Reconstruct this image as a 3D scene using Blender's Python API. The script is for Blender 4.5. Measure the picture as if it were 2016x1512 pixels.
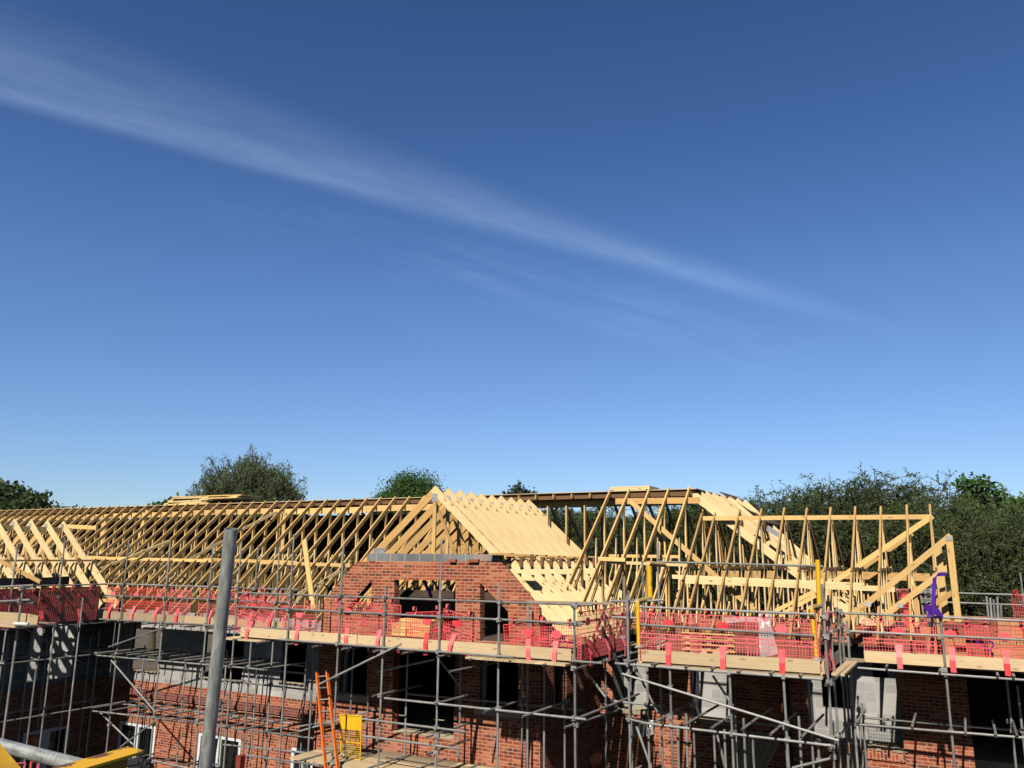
import bpy, math, random
from mathutils import Vector, Matrix, geometry, noise
random.seed(7)
scene = bpy.context.scene
for o in list(bpy.data.objects): bpy.data.objects.remove(o)
COL = scene.collection

# ------------------------------------------------------------ camera
F = 1600.0
HEAD, PITCH, ROLL = math.radians(28.5), math.atan(344 / F), math.radians(0.6)
CAM = Vector((0, 0, 7.0))
fwd = Vector((-math.sin(HEAD) * math.cos(PITCH), math.cos(HEAD) * math.cos(PITCH), math.sin(PITCH)))
r0 = Vector((math.cos(HEAD), math.sin(HEAD), 0)); u0 = r0.cross(fwd)
rgt = math.cos(ROLL) * r0 + math.sin(ROLL) * u0
upv = -math.sin(ROLL) * r0 + math.cos(ROLL) * u0
cd = bpy.data.cameras.new("camera"); cam = bpy.data.objects.new("camera", cd); COL.objects.link(cam)
cam.matrix_world = Matrix(((rgt.x, upv.x, -fwd.x, CAM.x), (rgt.y, upv.y, -fwd.y, CAM.y), (rgt.z, upv.z, -fwd.z, CAM.z), (0, 0, 0, 1)))
cd.sensor_width = 36; cd.lens = F * 36 / 2016; cd.clip_start = .1; cd.clip_end = 3000
scene.camera = cam

def ray(x, y): return fwd + rgt * ((x - 1008) / F) - upv * ((y - 756) / F)
def at(x, y, Y=None, X=None, Z=None):
    """measured photo point -> world point on a plane of the building"""
    r = ray(x, y)
    t = (Y - CAM.y) / r.y if Y is not None else (X - CAM.x) / r.x if X is not None else (Z - CAM.z) / r.z
    return CAM + r * t
def atd(x, y, d): return CAM + ray(x, y) * d

# ------------------------------------------------------------ light
SUN_EL, SUN_AZ = math.radians(43.3), math.radians(-7)     # light travels towards +Y, a touch to -X
sl = bpy.data.lights.new("sun", 'SUN'); sl.energy = 5.0; sl.angle = math.radians(.53); sl.color = (1, .94, .84)
so = bpy.data.objects.new("sun", sl); COL.objects.link(so)
sd = Vector((math.sin(SUN_AZ) * math.cos(SUN_EL), math.cos(SUN_AZ) * math.cos(SUN_EL), -math.sin(SUN_EL)))
so.rotation_euler = sd.to_track_quat('-Z', 'Y').to_euler(); so.location = (5, -30, 40)
scene.view_settings.view_transform = 'Standard'; scene.view_settings.look = 'None'
scene.cycles.diffuse_bounces = 0; scene.cycles.max_bounces = 6; scene.cycles.transparent_max_bounces = 24
scene.view_settings.exposure = 0.15; scene.view_settings.gamma = 1

class NT:
    """small node helper"""
    def __init__(s, nt): s.nt = nt; nt.nodes.clear()
    def n(s, t, **k):
        nd = s.nt.nodes.new(t)
        for a, v in k.items():
            if a.startswith('i_'): nd.inputs[a[2:].replace('_', ' ')].default_value = v
            else: setattr(nd, a, v)
        return nd
    def put(s, nd, i, v):
        if hasattr(v, 'is_output'): s.nt.links.new(v, nd.inputs[i])
        else: nd.inputs[i].default_value = v
    def m(s, op, a, b=0.0, c=None, clamp=False):
        nd = s.n('ShaderNodeMath', operation=op, use_clamp=clamp); s.put(nd, 0, a); s.put(nd, 1, b)
        if c is not None: s.put(nd, 2, c)
        return nd.outputs[0]
    def v(s, op, a, b=(0, 0, 0)):
        nd = s.n('ShaderNodeVectorMath', operation=op); s.put(nd, 0, a); s.put(nd, 1, b)
        return nd.outputs['Value'] if op in ('DOT_PRODUCT', 'LENGTH') else nd.outputs[0]
    def mix(s, f, a, b, mode='MIX'):
        nd = s.n('ShaderNodeMix', data_type='RGBA', blend_type=mode)
        for i, x in ((0, f), (6, a), (7, b)):
            if isinstance(x, (tuple, list)) and len(x) == 3: x = (*x, 1)
            s.put(nd, i, x)
        return nd.outputs[2]
    def rng(s, x, a, b, c=0.0, d=1.0, smooth=False):
        nd = s.n('ShaderNodeMapRange', interpolation_type='SMOOTHSTEP' if smooth else 'LINEAR')
        s.put(nd, 0, x); s.put(nd, 1, a); s.put(nd, 2, b); s.put(nd, 3, c); s.put(nd, 4, d)
        return nd.outputs[0]
    def noise(s, vec, scale, detail=3, rough=.55, out=0):
        nd = s.n('ShaderNodeTexNoise'); s.put(nd, 'Vector', vec); s.put(nd, 'Scale', scale); s.put(nd, 'Detail', detail); s.put(nd, 'Roughness', rough)
        return nd.outputs[out]
    def ramp(s, f, stops, const=False):
        nd = s.n('ShaderNodeValToRGB'); s.put(nd, 0, f); e = nd.color_ramp
        if const: e.interpolation = 'CONSTANT'
        while len(e.elements) < len(stops): e.elements.new(.5)
        for el, (p, c) in zip(e.elements, stops): el.position = p; el.color = (*c, 1)
        return nd.outputs[0]

world = bpy.data.worlds.new("World"); scene.world = world; world.use_nodes = True
W = NT(world.node_tree)
sky = W.n('ShaderNodeTexSky', sky_type='NISHITA', sun_disc=False, sun_elevation=SUN_EL, sun_rotation=math.radians(173))
sky.altitude = 0; sky.air_density = 1.0; sky.dust_density = .15; sky.ozone_density = 2.0
dirv = W.n('ShaderNodeTexCoord').outputs['Generated']
d1, d2 = ray(0, 205).normalized(), ray(1650, 640).normalized()
nrm = d1.cross(d2).normalized()
if nrm.dot(upv) < 0: nrm = -nrm
ee = (d2 - d1).normalized()
ca = W.v('DOT_PRODUCT', dirv, tuple(nrm)); cl = W.v('DOT_PRODUCT', dirv, tuple(ee))
l1, l2 = d1.dot(ee), d2.dot(ee)
comb = W.n('ShaderNodeCombineXYZ'); W.put(comb, 0, W.m('MULTIPLY', cl, 2.2)); W.put(comb, 1, W.m('MULTIPLY', ca, 16.0))
nz = W.noise(comb.outputs[0], 2.2, 6, .62)
comb2 = W.n('ShaderNodeCombineXYZ'); W.put(comb2, 0, W.m('MULTIPLY', cl, 7.0)); W.put(comb2, 1, W.m('MULTIPLY', ca, 60.0)); W.put(comb2, 2, 4.0)
nz2 = W.noise(comb2.outputs[0], 2.0, 5, .6)
bend = W.m('MULTIPLY', W.m('SUBTRACT', W.noise(comb.outputs[0], .6, 1), .5), .03)
a2 = W.m('ADD', ca, bend)
edge = W.rng(a2, -.006, .013, smooth=True)
wid = W.rng(cl, l1, l2, .118, .026)
dec = W.m('SUBTRACT', 1.0, W.rng(W.m('DIVIDE', a2, wid), .12, 1.0, smooth=True))
fade = W.m('MULTIPLY', W.rng(cl, l2 + .10, l2 - .16, smooth=True), W.rng(cl, l1 - .9, l1 - .1, .2, 1))
msk = W.m('MULTIPLY', W.m('MULTIPLY', edge, dec), W.m('MULTIPLY', fade, W.m('ADD', W.rng(nz, .28, .74, .14, .70), W.rng(nz2, .25, .8, .06, .30))))
w2 = W.m('MULTIPLY', W.m('MULTIPLY', W.rng(ca, -.10, -.045, smooth=True), W.rng(ca, -.005, -.045, smooth=True)),
         W.m('MULTIPLY', W.rng(nz, .42, .72), W.m('MULTIPLY', W.rng(cl, l1 + .1, l1 + .55), W.rng(cl, l2 + .02, l2 - .2))))
msk = W.m('ADD', msk, W.m('MULTIPLY', w2, .42))
wcol = W.n('ShaderNodeMix', data_type='RGBA', blend_type='ADD'); W.put(wcol, 0, W.m('MULTIPLY', msk, .62)); el = W.n('ShaderNodeSeparateXYZ'); W.put(el, 0, dirv)
tint = W.ramp(el.outputs[2], [(.0, (.59, .70, .91)), (.12, (.575, .705, .945)), (.32, (.53, .69, .955)), (.47, (.405, .575, .85)), (.60, (.34, .52, .77)), (1.0, (.22, .24, .26))])
sunside = W.rng(W.v('DOT_PRODUCT', dirv, (0, -1, 0)), -.05, .5, 0, 1)      # sky behind the camera dimmed and warmed, to deepen and warm the shade
tint = W.mix(sunside, tint, (.34, .33, .31))
W.put(wcol, 6, W.mix(1.0, sky.outputs[0], tint, 'MULTIPLY')); wcol.inputs[7].default_value = (1.75, 2.05, 2.25, 1)
bg = W.n('ShaderNodeBackground'); W.put(bg, 'Color', wcol.outputs[2]); bg.inputs['Strength'].default_value = .110
wo = W.n('ShaderNodeOutputWorld'); W.nt.links.new(bg.outputs[0], wo.inputs[0])

# ------------------------------------------------------------ materials
def mat(name, build, rough=.8, metal=0.0, bump=None, spec=.3):
    m = bpy.data.materials.new(name); m.use_nodes = True; t = NT(m.node_tree)
    p = t.n('ShaderNodeBsdfPrincipled'); p.inputs['Roughness'].default_value = rough; p.inputs['Metallic'].default_value = metal
    p.inputs['Specular IOR Level'].default_value = spec
    o = t.n('ShaderNodeOutputMaterial'); t.nt.links.new(p.outputs[0], o.inputs[0])
    r = build(t, p)
    col, h = r if isinstance(r, tuple) and len(r) == 2 and not isinstance(r[0], float) else (r, None)
    t.put(p, 'Base Color', (*col, 1) if isinstance(col, tuple) else col)
    if h is not None:
        b = t.n('ShaderNodeBump'); b.inputs['Strength'].default_value = bump or .3; b.inputs['Distance'].default_value = .01
        t.put(b, 'Height', h); t.nt.links.new(b.outputs[0], p.inputs['Normal'])
    return m
def uvn(t): return t.n('ShaderNodeUVMap').outputs[0]
def sepuv(t):
    s = t.n('ShaderNodeSeparateXYZ'); t.put(s, 0, uvn(t)); return s.outputs[0], s.outputs[1]
def xyz(t, a, b, c=0.0):
    k = t.n('ShaderNodeCombineXYZ'); t.put(k, 0, a); t.put(k, 1, b); t.put(k, 2, c); return k.outputs[0]

def wood(name, base, dark, knot=.6, var=.25, rough=.75):
    def f(t, p):
        u, v = sepuv(t)
        g = t.noise(xyz(t, t.m('MULTIPLY', u, 1.3), t.m('MULTIPLY', v, 45.0)), 1.0, 4, .6)
        bar = t.noise(xyz(t, t.m('MULTIPLY', u, .061), t.m('MULTIPLY', v, .043), 3.0), 1.0, 0)
        vo = t.n('ShaderNodeTexVoronoi'); t.put(vo, 'Vector', xyz(t, t.m('MULTIPLY', u, 3.6), t.m('MULTIPLY', v, 10.0))); vo.inputs['Scale'].default_value = 1
        pick = t.n('ShaderNodeSeparateXYZ'); t.put(pick, 0, vo.outputs['Color'])
        kn = t.m('MULTIPLY', t.m('MULTIPLY', t.rng(vo.outputs['Distance'], .30, .12), t.m('GREATER_THAN', pick.outputs[0], .55)), knot)
        blot = t.noise(uvn(t), 2.2, 3)
        oi = t.n('ShaderNodeObjectInfo').outputs['Random']
        c = t.mix(t.m('MULTIPLY', t.rng(g, .42, .68), .55), base, dark)
        c = t.mix(t.rng(blot, .5, .8, 0, .38), c, dark)
        gy = t.noise(t.v('ADD', uvn(t), (7.3, 2.1, 0)), 1.1, 4, .7); c = t.mix(t.rng(gy, .60, .78, 0, .45), c, (base[0] * .62, base[1] * .60, base[2] * .68))
        c = t.mix(kn, c, (dark[0] * .52, dark[1] * .38, dark[2] * .26))
        val = t.m('ADD', t.rng(bar, .3, .7, 1 - var, 1 + var), t.m('MULTIPLY', t.m('SUBTRACT', oi, .5), var * .8))
        return t.mix(1.0, c, xyz(t, val, val, val), 'MULTIPLY'), g
    return mat(name, f, rough, bump=.3)

M = {}
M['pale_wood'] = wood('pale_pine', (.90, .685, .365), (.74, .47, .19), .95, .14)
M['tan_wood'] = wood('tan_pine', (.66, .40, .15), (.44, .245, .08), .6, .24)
M['mid_wood'] = wood('yellow_pine', (.80, .52, .205), (.55, .33, .11), .6, .24)
M['brown_wood'] = wood('brown_ply', (.20, .105, .052), (.14, .07, .035), .2, .2)
M['board'] = wood('scaffold_board_wood', (.62, .46, .27), (.43, .30, .165), .6, .22, .85)
M['board_dark'] = wood('old_board_wood', (.36, .27, .17), (.25, .18, .11), .5, .2, .85)

def galv(name, c1, c2, rust=.12, rough=.55, k=1.0):
    def f(t, p):
        u, v = sepuv(t)
        oi = t.n('ShaderNodeObjectInfo').outputs['Random']
        off = xyz(t, t.m('MULTIPLY', oi, 37.0), t.m('MULTIPLY', oi, 11.0), 0.0)
        q = t.v('ADD', xyz(t, t.m('MULTIPLY', u, 3.0 * k), t.m('MULTIPLY', v, 14.0 * k)), off)
        a = t.noise(q, 1.0, 4, .65); b = t.noise(t.v('ADD', uvn(t), off), 1.1 * k * k, 4, .7)
        c = t.mix(t.rng(a, .35, .65), c1, c2)
        c = t.mix(t.rng(b, .62, .78, 0, rust * 4), c, (.20, .105, .06))
        d = t.noise(t.v('ADD', uvn(t), off), 2.3 * k * k, 3)
        c = t.mix(t.rng(d, .68, .74, 0, .55), c, (.62, .60, .56))
        vv = t.rng(oi, 0, 1, .72, 1.2)
        t.put(p, 'Roughness', t.rng(a, .3, .7, rough - .1, rough + .15))
        return t.mix(1.0, c, xyz(t, vv, vv, vv), 'MULTIPLY'), a
    return mat(name, f, rough, .35, .15, .4)
M['tube'] = galv('galvanised_tube', (.22, .218, .21), (.37, .365, .345), .18)
M['tube_near'] = galv('worn_galvanised_tube', (.20, .213, .208), (.43, .44, .42), .2, .5, 3.5)
M['coupler'] = galv('coupler_steel', (.25, .24, .225), (.38, .36, .33), .3, .6)
M['plate'] = galv('nail_plate_steel', (.42, .42, .43), (.55, .55, .55), .0, .45)

def masonry(name, bw, bh, mw, stops, mortar, frog=True, soldier=False, bumpk=.5):
    def f(t, p):
        u, v = sepuv(t)
        if soldier: u, v = v, u
        br = t.n('ShaderNodeTexBrick', offset=.5); t.put(br, 'Vector', xyz(t, u, v))
        for k, val in (('Scale', 1.0), ('Brick Width', bw), ('Row Height', bh), ('Mortar Size', mw), ('Mortar Smooth', .15), ('Bias', 0.0)): br.inputs[k].default_value = val
        row = t.m('FLOOR', t.m('DIVIDE', v, bh))
        sh = t.m('MULTIPLY', t.m('MODULO', t.m('ABSOLUTE', row), 2.0), .5)
        colm = t.m('FLOOR', t.m('ADD', t.m('DIVIDE', u, bw), sh))
        wn = t.n('ShaderNodeTexWhiteNoise', noise_dimensions='2D'); t.put(wn, 'Vector', xyz(t, row, colm))
        c = t.ramp(wn.outputs['Value'], stops, True)
        n1 = t.noise(uvn(t), 38, 4, .7); n2 = t.noise(uvn(t), 1.3, 4, .6)
        wv = t.rng(wn.outputs['Value'], 0, 1, .85, 1.12)
        c = t.mix(1.0, c, xyz(t, wv, wv, wv), 'MULTIPLY')
        c = t.mix(t.rng(n1, .3, .7, 0, .4), c, tuple(x * .62 for x in stops[0][1]))
        pv = t.rng(t.noise(uvn(t), .7, 3, .6), .3, .7, .80, 1.12); c = t.mix(1.0, c, xyz(t, pv, pv, pv), 'MULTIPLY')
        eff = t.m('MULTIPLY', t.rng(t.noise(xyz(t, t.m('MULTIPLY', u, 2.6), t.m('MULTIPLY', v, .9), 5.0), 1.0, 5, .7), .60, .74), .30); c = t.mix(eff, c, (.55, .42, .36))
        smear = t.m('MULTIPLY', t.rng(n2, .55, .75), .16)
        c = t.mix(smear, c, mortar)
        mo = t.mix(t.rng(n1, .3, .7), mortar, tuple(x * .75 for x in mortar))
        c = t.mix(br.outputs['Fac'], c, mo)
        h = t.m('SUBTRACT', t.m('MULTIPLY', n1, .25), br.outputs['Fac'])
        return c, h
    return mat(name, f, .9, bump=bumpk, spec=.15)
BR = [(0, (.33, .072, .038)), (.20, (.41, .105, .05)), (.38, (.48, .15, .072)), (.55, (.36, .085, .043)), (.70, (.52, .20, .105)), (.85, (.10, .05, .038))]
M['brick'] = masonry('red_facing_brick', .225, .075, .0105, BR, (.56, .30, .20))
M['brick_dark'] = masonry('dark_red_string_brick', .225, .075, .0105, [(0, (.20, .055, .045)), (.5, (.25, .075, .055)), (.8, (.17, .05, .04))], (.34, .19, .15))
M['soldier'] = masonry('soldier_brick', .225, .075, .0105, BR, (.56, .32, .22), soldier=True)
M['block'] = masonry('pale_concrete_block', .45, .225, .01, [(0, (.40, .38, .36)), (.3, (.45, .43, .41)), (.6, (.37, .36, .35)), (.8, (.48, .45, .42))], (.52, .49, .44), bumpk=.25)
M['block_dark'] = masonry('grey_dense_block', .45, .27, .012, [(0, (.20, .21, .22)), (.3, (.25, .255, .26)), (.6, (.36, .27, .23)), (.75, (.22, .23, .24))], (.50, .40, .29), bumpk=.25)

def plain(name, c, c2=None, sc=6, rough=.7, metal=0, bump=.2, spec=.3):
    c2 = c2 or tuple(x * .7 for x in c)
    def f(t, p):
        tc = t.n('ShaderNodeTexCoord').outputs['Object']
        a = t.noise(tc, sc, 5, .65); b = t.noise(tc, sc * 6, 3, .6)
        return t.mix(t.rng(t.m('ADD', t.m('MULTIPLY', a, .7), t.m('MULTIPLY', b, .3)), .38, .64), c, c2), b
    return mat(name, f, rough, metal, bump, spec)
M['stone'] = plain('cast_stone', (.56, .37, .29), (.46, .31, .25), 5, .85)
M['mortar'] = plain('raw_mortar', (.46, .37, .25), (.28, .21, .14), 14, .95, bump=.8)
M['slab'] = plain('screed', (.50, .43, .30), (.40, .33, .22), 2, .9)
M['upvc'] = plain('white_window_frame', (.78, .78, .78), (.68, .68, .67), 9, .35)
M['dark'] = plain('dark_interior', (.045, .04, .037), (.03, .027, .025), 2, .9)  # near-black wall colour stands in for the darkness of the rooms
M['ground'] = plain('bare_earth', (.15, .115, .08), (.085, .065, .045), .6, .95, bump=.6)
M['yellow'] = plain('yellow_paint', (.85, .50, .02), (.74, .41, .018), 7, .5)
M['orange'] = plain('orange_fibreglass', (.80, .17, .02), (.70, .14, .02), 8, .5)
M['redpaint'] = plain('oxide_red_paint', (.28, .05, .035), (.2, .035, .03), 6, .6)
M['purple'] = plain('purple_webbing', (.085, .015, .30), (.055, .01, .2), 20, .65)
M['black'] = plain('black_sheet', (.02, .02, .022), (.03, .03, .032), 5, .45)
M['packbrick'] = plain('loose_red_brick', (.36, .12, .075), (.27, .085, .055), 3, .9)
M['clay'] = plain('orange_clay_block', (.60, .30, .15), (.48, .22, .11), 3, .9)
M['membrane'] = plain('brown_roofing_membrane', (.10, .065, .045), (.065, .043, .03), .8, .8)
M['greymem'] = plain('grey_membrane', (.34, .33, .36), (.26, .26, .29), 2, .7)
M['white'] = plain('white_plastic', (.75, .74, .72), (.6, .59, .58), 7, .5)

def rusty_yellow(t, p):
    u, v = sepuv(t)
    a = t.noise(uvn(t), 9, 6, .7); b = t.noise(uvn(t), 55, 3, .7)
    e = t.rng(t.m('ABSOLUTE', t.m('SUBTRACT', t.m('FRACT', t.m('MULTIPLY', v, 4.0)), .5)), .36, .5)
    ch = t.rng(t.m('ADD', a, t.m('MULTIPLY', e, .16)), .60, .66)
    c = t.mix(t.rng(b, .3, .7, 0, .3), (.74, .40, .012), (.55, .28, .012))
    return t.mix(ch, c, (.13, .06, .03)), t.m('ADD', t.m('MULTIPLY', ch, -1.0), t.m('MULTIPLY', b, .2))
M['yellow_shaded'] = plain('shaded_mustard_steel', (.40, .225, .012), (.24, .125, .012), 9, .6)  # yellow steel with the shade on its web and arm put into the colour
M['yellow_worn'] = mat('chipped_yellow_paint', rusty_yellow, .5, bump=.4)

def plastic(name, a, b):
    def f(t, p):
        oi = t.n('ShaderNodeObjectInfo').outputs['Random']
        p.inputs['Transmission Weight'].default_value = 0
        p.inputs['Subsurface Weight'].default_value = .0
        tc = t.n('ShaderNodeTexCoord').outputs['Object']
        c = t.mix(oi, a, b)
        return t.mix(t.rng(t.noise(tc, 3, 3), .4, .7, 0, .3), c, (.62, .14, .12))
    return mat(name, f, .45, spec=.3)
M['guard'] = plastic('pink_red_plastic', (.82, .045, .06), (.92, .20, .22))

def film(t, p):
    tc = t.n('ShaderNodeTexCoord').outputs['Object']
    p.inputs['Alpha'].default_value = .38
    return (.75, .73, .72), t.noise(tc, 9, 4, .6)
M['film'] = mat('clear_polythene', film, .15, bump=1.0, spec=.9)
def glass(t, p):
    return (.012, .014, .016)
M['glass'] = mat('dark_window_glass', glass, .06, spec=.5)

def leafmat(name, a, b, c3):
    def f(t, p):
        g = t.n('ShaderNodeNewGeometry').outputs['Random Per Island']
        tc = t.n('ShaderNodeTexCoord').outputs['Object']
        c = t.mix(g, a, b)
        c = t.mix(t.rng(t.noise(tc, .45, 3), .45, .65), c, c3)
        tr = t.n('ShaderNodeBsdfTranslucent'); t.put(tr, 'Color', c)
        mx = t.n('ShaderNodeMixShader'); mx.inputs[0].default_value = .25
        o = [n for n in t.nt.nodes if n.type == 'OUTPUT_MATERIAL'][0]
        t.nt.links.new(p.outputs[0], mx.inputs[1]); t.nt.links.new(tr.outputs[0], mx.inputs[2]); t.nt.links.new(mx.outputs[0], o.inputs[0])
        return c
    return mat(name, f, .55, spec=.3)
M['leaf_dark'] = leafmat('dark_leaf', (.040, .068, .022), (.080, .12, .036), (.05, .08, .025))
M['leaf_willow'] = leafmat('willow_leaf', (.075, .125, .04), (.135, .19, .07), (.075, .125, .048))
M['leaf_round'] = leafmat('maple_leaf', (.045, .105, .020), (.085, .165, .034), (.055, .115, .024))
M['leaf_thorn'] = leafmat('hawthorn_leaf', (.042, .070, .018), (.10, .135, .036), (.055, .078, .022))
M['leaf_thorn2'] = leafmat('hawthorn_leaf_green', (.048, .085, .020), (.105, .155, .038), (.055, .09, .022))
M['leaf_conifer'] = leafmat('conifer_leaf', (.022, .038, .02), (.04, .06, .03), (.03, .045, .025))
def bark(t, p):
    u, v = sepuv(t)
    a = t.noise(xyz(t, t.m('MULTIPLY', u, 2.0), t.m('MULTIPLY', v, 9.0)), 2, 4, .6)
    return t.mix(a, (.10, .10, .055), (.05, .055, .028)), a
M['bark'] = mat('grey_brown_bark', bark, .9, bump=.5)

# ------------------------------------------------------------ mesh builder
def V(*a): return Vector(a)
class MB:
    def __init__(s): s.v = []; s.f = []; s.uv = []; s.sm = []
    def face(s, pts, uvs=None, smooth=False):
        b = len(s.v); s.v += [tuple(p) for p in pts]; s.f.append(list(range(b, b + len(pts))))
        s.uv.append(uvs or [(0, 0)] * len(pts)); s.sm.append(smooth)
    def beam(s, p0, p1, w, h, side=None, warp=0):
        """rectangular bar; w across `side`, h across the other way"""
        p0, p1 = Vector(p0), Vector(p1); d = p1 - p0; L = d.length; d.normalize()
        if side is None: side = V(1, 0, 0) if abs(d.x) < .9 else V(0, 1, 0)
        n = d.cross(Vector(side)).normalized(); sd_ = n.cross(d).normalized()
        a, b = sd_ * (w / 2), n * (h / 2)
        c0 = [p0 - a - b, p0 + a - b, p0 + a + b, p0 - a + b]; c1 = [q + d * L for q in c0]
        ru, rv = random.uniform(0, 400), random.uniform(0, 400)
        vs = [0, w, w + h, 2 * w + h, 2 * (w + h)]
        for i in range(4):
            j = (i + 1) % 4
            s.face([c0[i], c0[j], c1[j], c1[i]], [(ru, rv + vs[i]), (ru, rv + vs[i + 1]), (ru + L, rv + vs[i + 1]), (ru + L, rv + vs[i])])
        s.face(c0[::-1], [(ru, rv), (ru + .02, rv), (ru + .02, rv + h), (ru, rv + h)])
        s.face(c1, [(ru, rv), (ru + .02, rv), (ru + .02, rv + h), (ru, rv + h)])
        return s
    def box(s, c, sx, sy, sz):
        c = Vector(c); return s.beam(c - V(sx / 2, 0, 0), c + V(sx / 2, 0, 0), sy, sz, V(0, 1, 0))
    def tube(s, p0, p1, r, n=10, r1=None, hollow=False):
        p0, p1 = Vector(p0), Vector(p1); d = p1 - p0; L = d.length
        if L < 1e-6: return s
        d.normalize(); a = d.orthogonal().normalized(); b = d.cross(a); r1 = r if r1 is None else r1
        ru, rv = random.uniform(0, 90), random.uniform(0, 90)
        ring = lambda q, rr: [q + (a * math.cos(6.28318 * i / n) + b * math.sin(6.28318 * i / n)) * rr for i in range(n)]
        A, B = ring(p0, r), ring(p1, r1); per = 6.283 * r
        for i in range(n):
            j = (i + 1) % n
            s.face([A[i], A[j], B[j], B[i]], [(ru, rv + per * i / n), (ru, rv + per * (i + 1) / n), (ru + L, rv + per * (i + 1) / n), (ru + L, rv + per * i / n)], True)
        if hollow:
            for q, dd, O in ((p0, d, A), (p1, -d, B)):
                I = ring(q, r * .84); K = ring(q + dd * min(.25, L * .4), r * .84)
                for i in range(n):
                    j = (i + 1) % n
                    f1 = [O[i], I[i], I[j], O[j]]; f2 = [I[i], K[i], K[j], I[j]]
                    if dd is d: f1.reverse(); f2.reverse()
                    s.face(f1[::-1] if dd is d else f1[::-1]); s.face(f2[::-1] if dd is d else f2[::-1])
                s.face(K if dd is not d else K[::-1])
        else:
            s.face(A[::-1]); s.face(B)
        return s
    def path(s, pts, r, n=6, r1=None):
        k = len(pts) - 1; r1 = r if r1 is None else r1
        for i in range(k): s.tube(pts[i], pts[i + 1], r + (r1 - r) * i / k, n, r + (r1 - r) * (i + 1) / k)
        return s
    def slab(s, outline, holes, fn, thick, nd):
        """flat panel with holes: outline/holes in (u,v) metres, fn maps (u,v) to world, thick along nd"""
        loops = [outline] + list(holes)
        tri = geometry.tessellate_polygon([[V(u, v, 0) for u, v in l] for l in loops])
        flat = [q for l in loops for q in l]; nd = Vector(nd) * thick
        P = [Vector(fn(*q)) for q in flat]
        for t in tri:
            n = (P[t[1]] - P[t[0]]).cross(P[t[2]] - P[t[0]])
            t = t if n.dot(nd) < 0 else t[::-1]
            s.face([P[i] for i in t], [flat[i] for i in t])
            s.face([P[i] + nd for i in t[::-1]], [flat[i] for i in t[::-1]])
        for l in loops:
            for i in range(len(l)):
                a, b = l[i], l[(i + 1) % len(l)]; A, B = Vector(fn(*a)), Vector(fn(*b))
                s.face([A, B, B + nd, A + nd], [a, b, (b[0] + thick, b[1]), (a[0] + thick, a[1])])
        return s
    def strip(s, pts, wv, th=.004):
        """ribbon along pts, half width vector(s) wv"""
        for i in range(len(pts) - 1):
            a, b = Vector(pts[i]), Vector(pts[i + 1]); wa = wv[i] if isinstance(wv, list) else wv; wb = wv[i + 1] if isinstance(wv, list) else wv
            wa, wb = Vector(wa), Vector(wb); n = (b - a).cross(wa).normalized() * th
            q = [a - wa, a + wa, b + wb, b - wb]
            s.face([x + n for x in q], [(0, i), (1, i), (1, i + 1), (0, i + 1)]); s.face([x - n for x in q[::-1]], [(0, i)] * 4)
            for j in range(4): s.face([q[j] - n, q[(j + 1) % 4] - n, q[(j + 1) % 4] + n, q[j] + n])
        return s
    def build(s, name, m, parent=None, org=None):
        if org is None: org = parent_org(parent) if parent else Vector((0, 0, 0))
        me = bpy.data.meshes.new(name)
        me.from_pydata([tuple(Vector(p) - org) for p in s.v], [], s.f)
        uvl = me.uv_layers.new(name='UVMap'); d = [c for u in s.uv for q in u for c in q]
        uvl.data.foreach_set('uv', d); me.polygons.foreach_set('use_smooth', s.sm)
        me.materials.append(m); me.update()
        o = bpy.data.objects.new(name, me); COL.objects.link(o)
        if parent: o.parent = parent
        else: o.location = org
        return o
def parent_org(p):
    v = Vector((0, 0, 0))
    while p: v = v + p.location; p = p.parent
    return v
def tag(o, label, cat, group=None, kind=None):
    o['label'] = label; o['category'] = cat
    if group: o['group'] = group
    if kind: o['kind'] = kind
    return o
def thing(name, label, cat, loc=(0, 0, 0), group=None):
    o = bpy.data.objects.new(name, None); o.empty_display_size = .2; COL.objects.link(o); o.location = loc
    return tag(o, label, cat, group)
KIDS = {}
def copy_tree(o, loc=None, parent=None):
    c = o.copy(); COL.objects.link(c)
    if parent: c.parent = parent
    if loc is not None: c.location = loc
    for ch in list(o.children): copy_tree(ch, None, c)
    return c
_o = 'first second third fourth fifth sixth seventh eighth ninth tenth eleventh twelfth thirteenth fourteenth fifteenth sixteenth seventeenth eighteenth nineteenth'.split()
_t = {20: ('twentieth', 'twenty'), 30: ('thirtieth', 'thirty'), 40: ('fortieth', 'forty'), 50: ('fiftieth', 'fifty')}
def nth(i):
    if i < 20: return _o[i - 1]
    return _t[i // 10 * 10][0] if i % 10 == 0 else _t[i // 10 * 10][1] + '-' + _o[i % 10 - 1]

# ------------------------------------------------------------ ground
g = MB(); g.face([V(-900, -900, 0), V(900, -900, 0), V(900, 900, 0), V(-900, 900, 0)])
go = g.build('ground', M['ground']); go['kind'] = 'structure'; go['label'] = 'bare earth of the building site'

# ------------------------------------------------------------ brick building
YB, YM, YR, XW, XRET = 17.2, 18.8, 20.7, -25.4, -8.54
bld = thing('brick_building', 'half-built red brick building with pale block inner walls wrapped in scaffold', 'building', (-12, 17.2, 0))
def wy(name, m, Y, outline, holes=(), thick=.1, parent=None):
    return MB().slab(outline, holes, lambda u, v: (u, Y, v), thick, (0, 1, 0)).build(name, M[m], parent or bld)
def wx(name, m, X, outline, holes=(), thick=-.1, parent=None):
    return MB().slab(outline, holes, lambda u, v: (X, u, v), thick, (1, 0, 0)).build(name, M[m], parent or bld)
def rect(a, b, c, d): return [(a, c), (b, c), (b, d), (a, d)]
px = lambda x, y, Y: at(x, y, Y=Y).x
pz = lambda x, y, Y: at(x, y, Y=Y).z
xz = lambda x, y, Y: (at(x, y, Y=Y).x, at(x, y, Y=Y).z)
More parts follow.
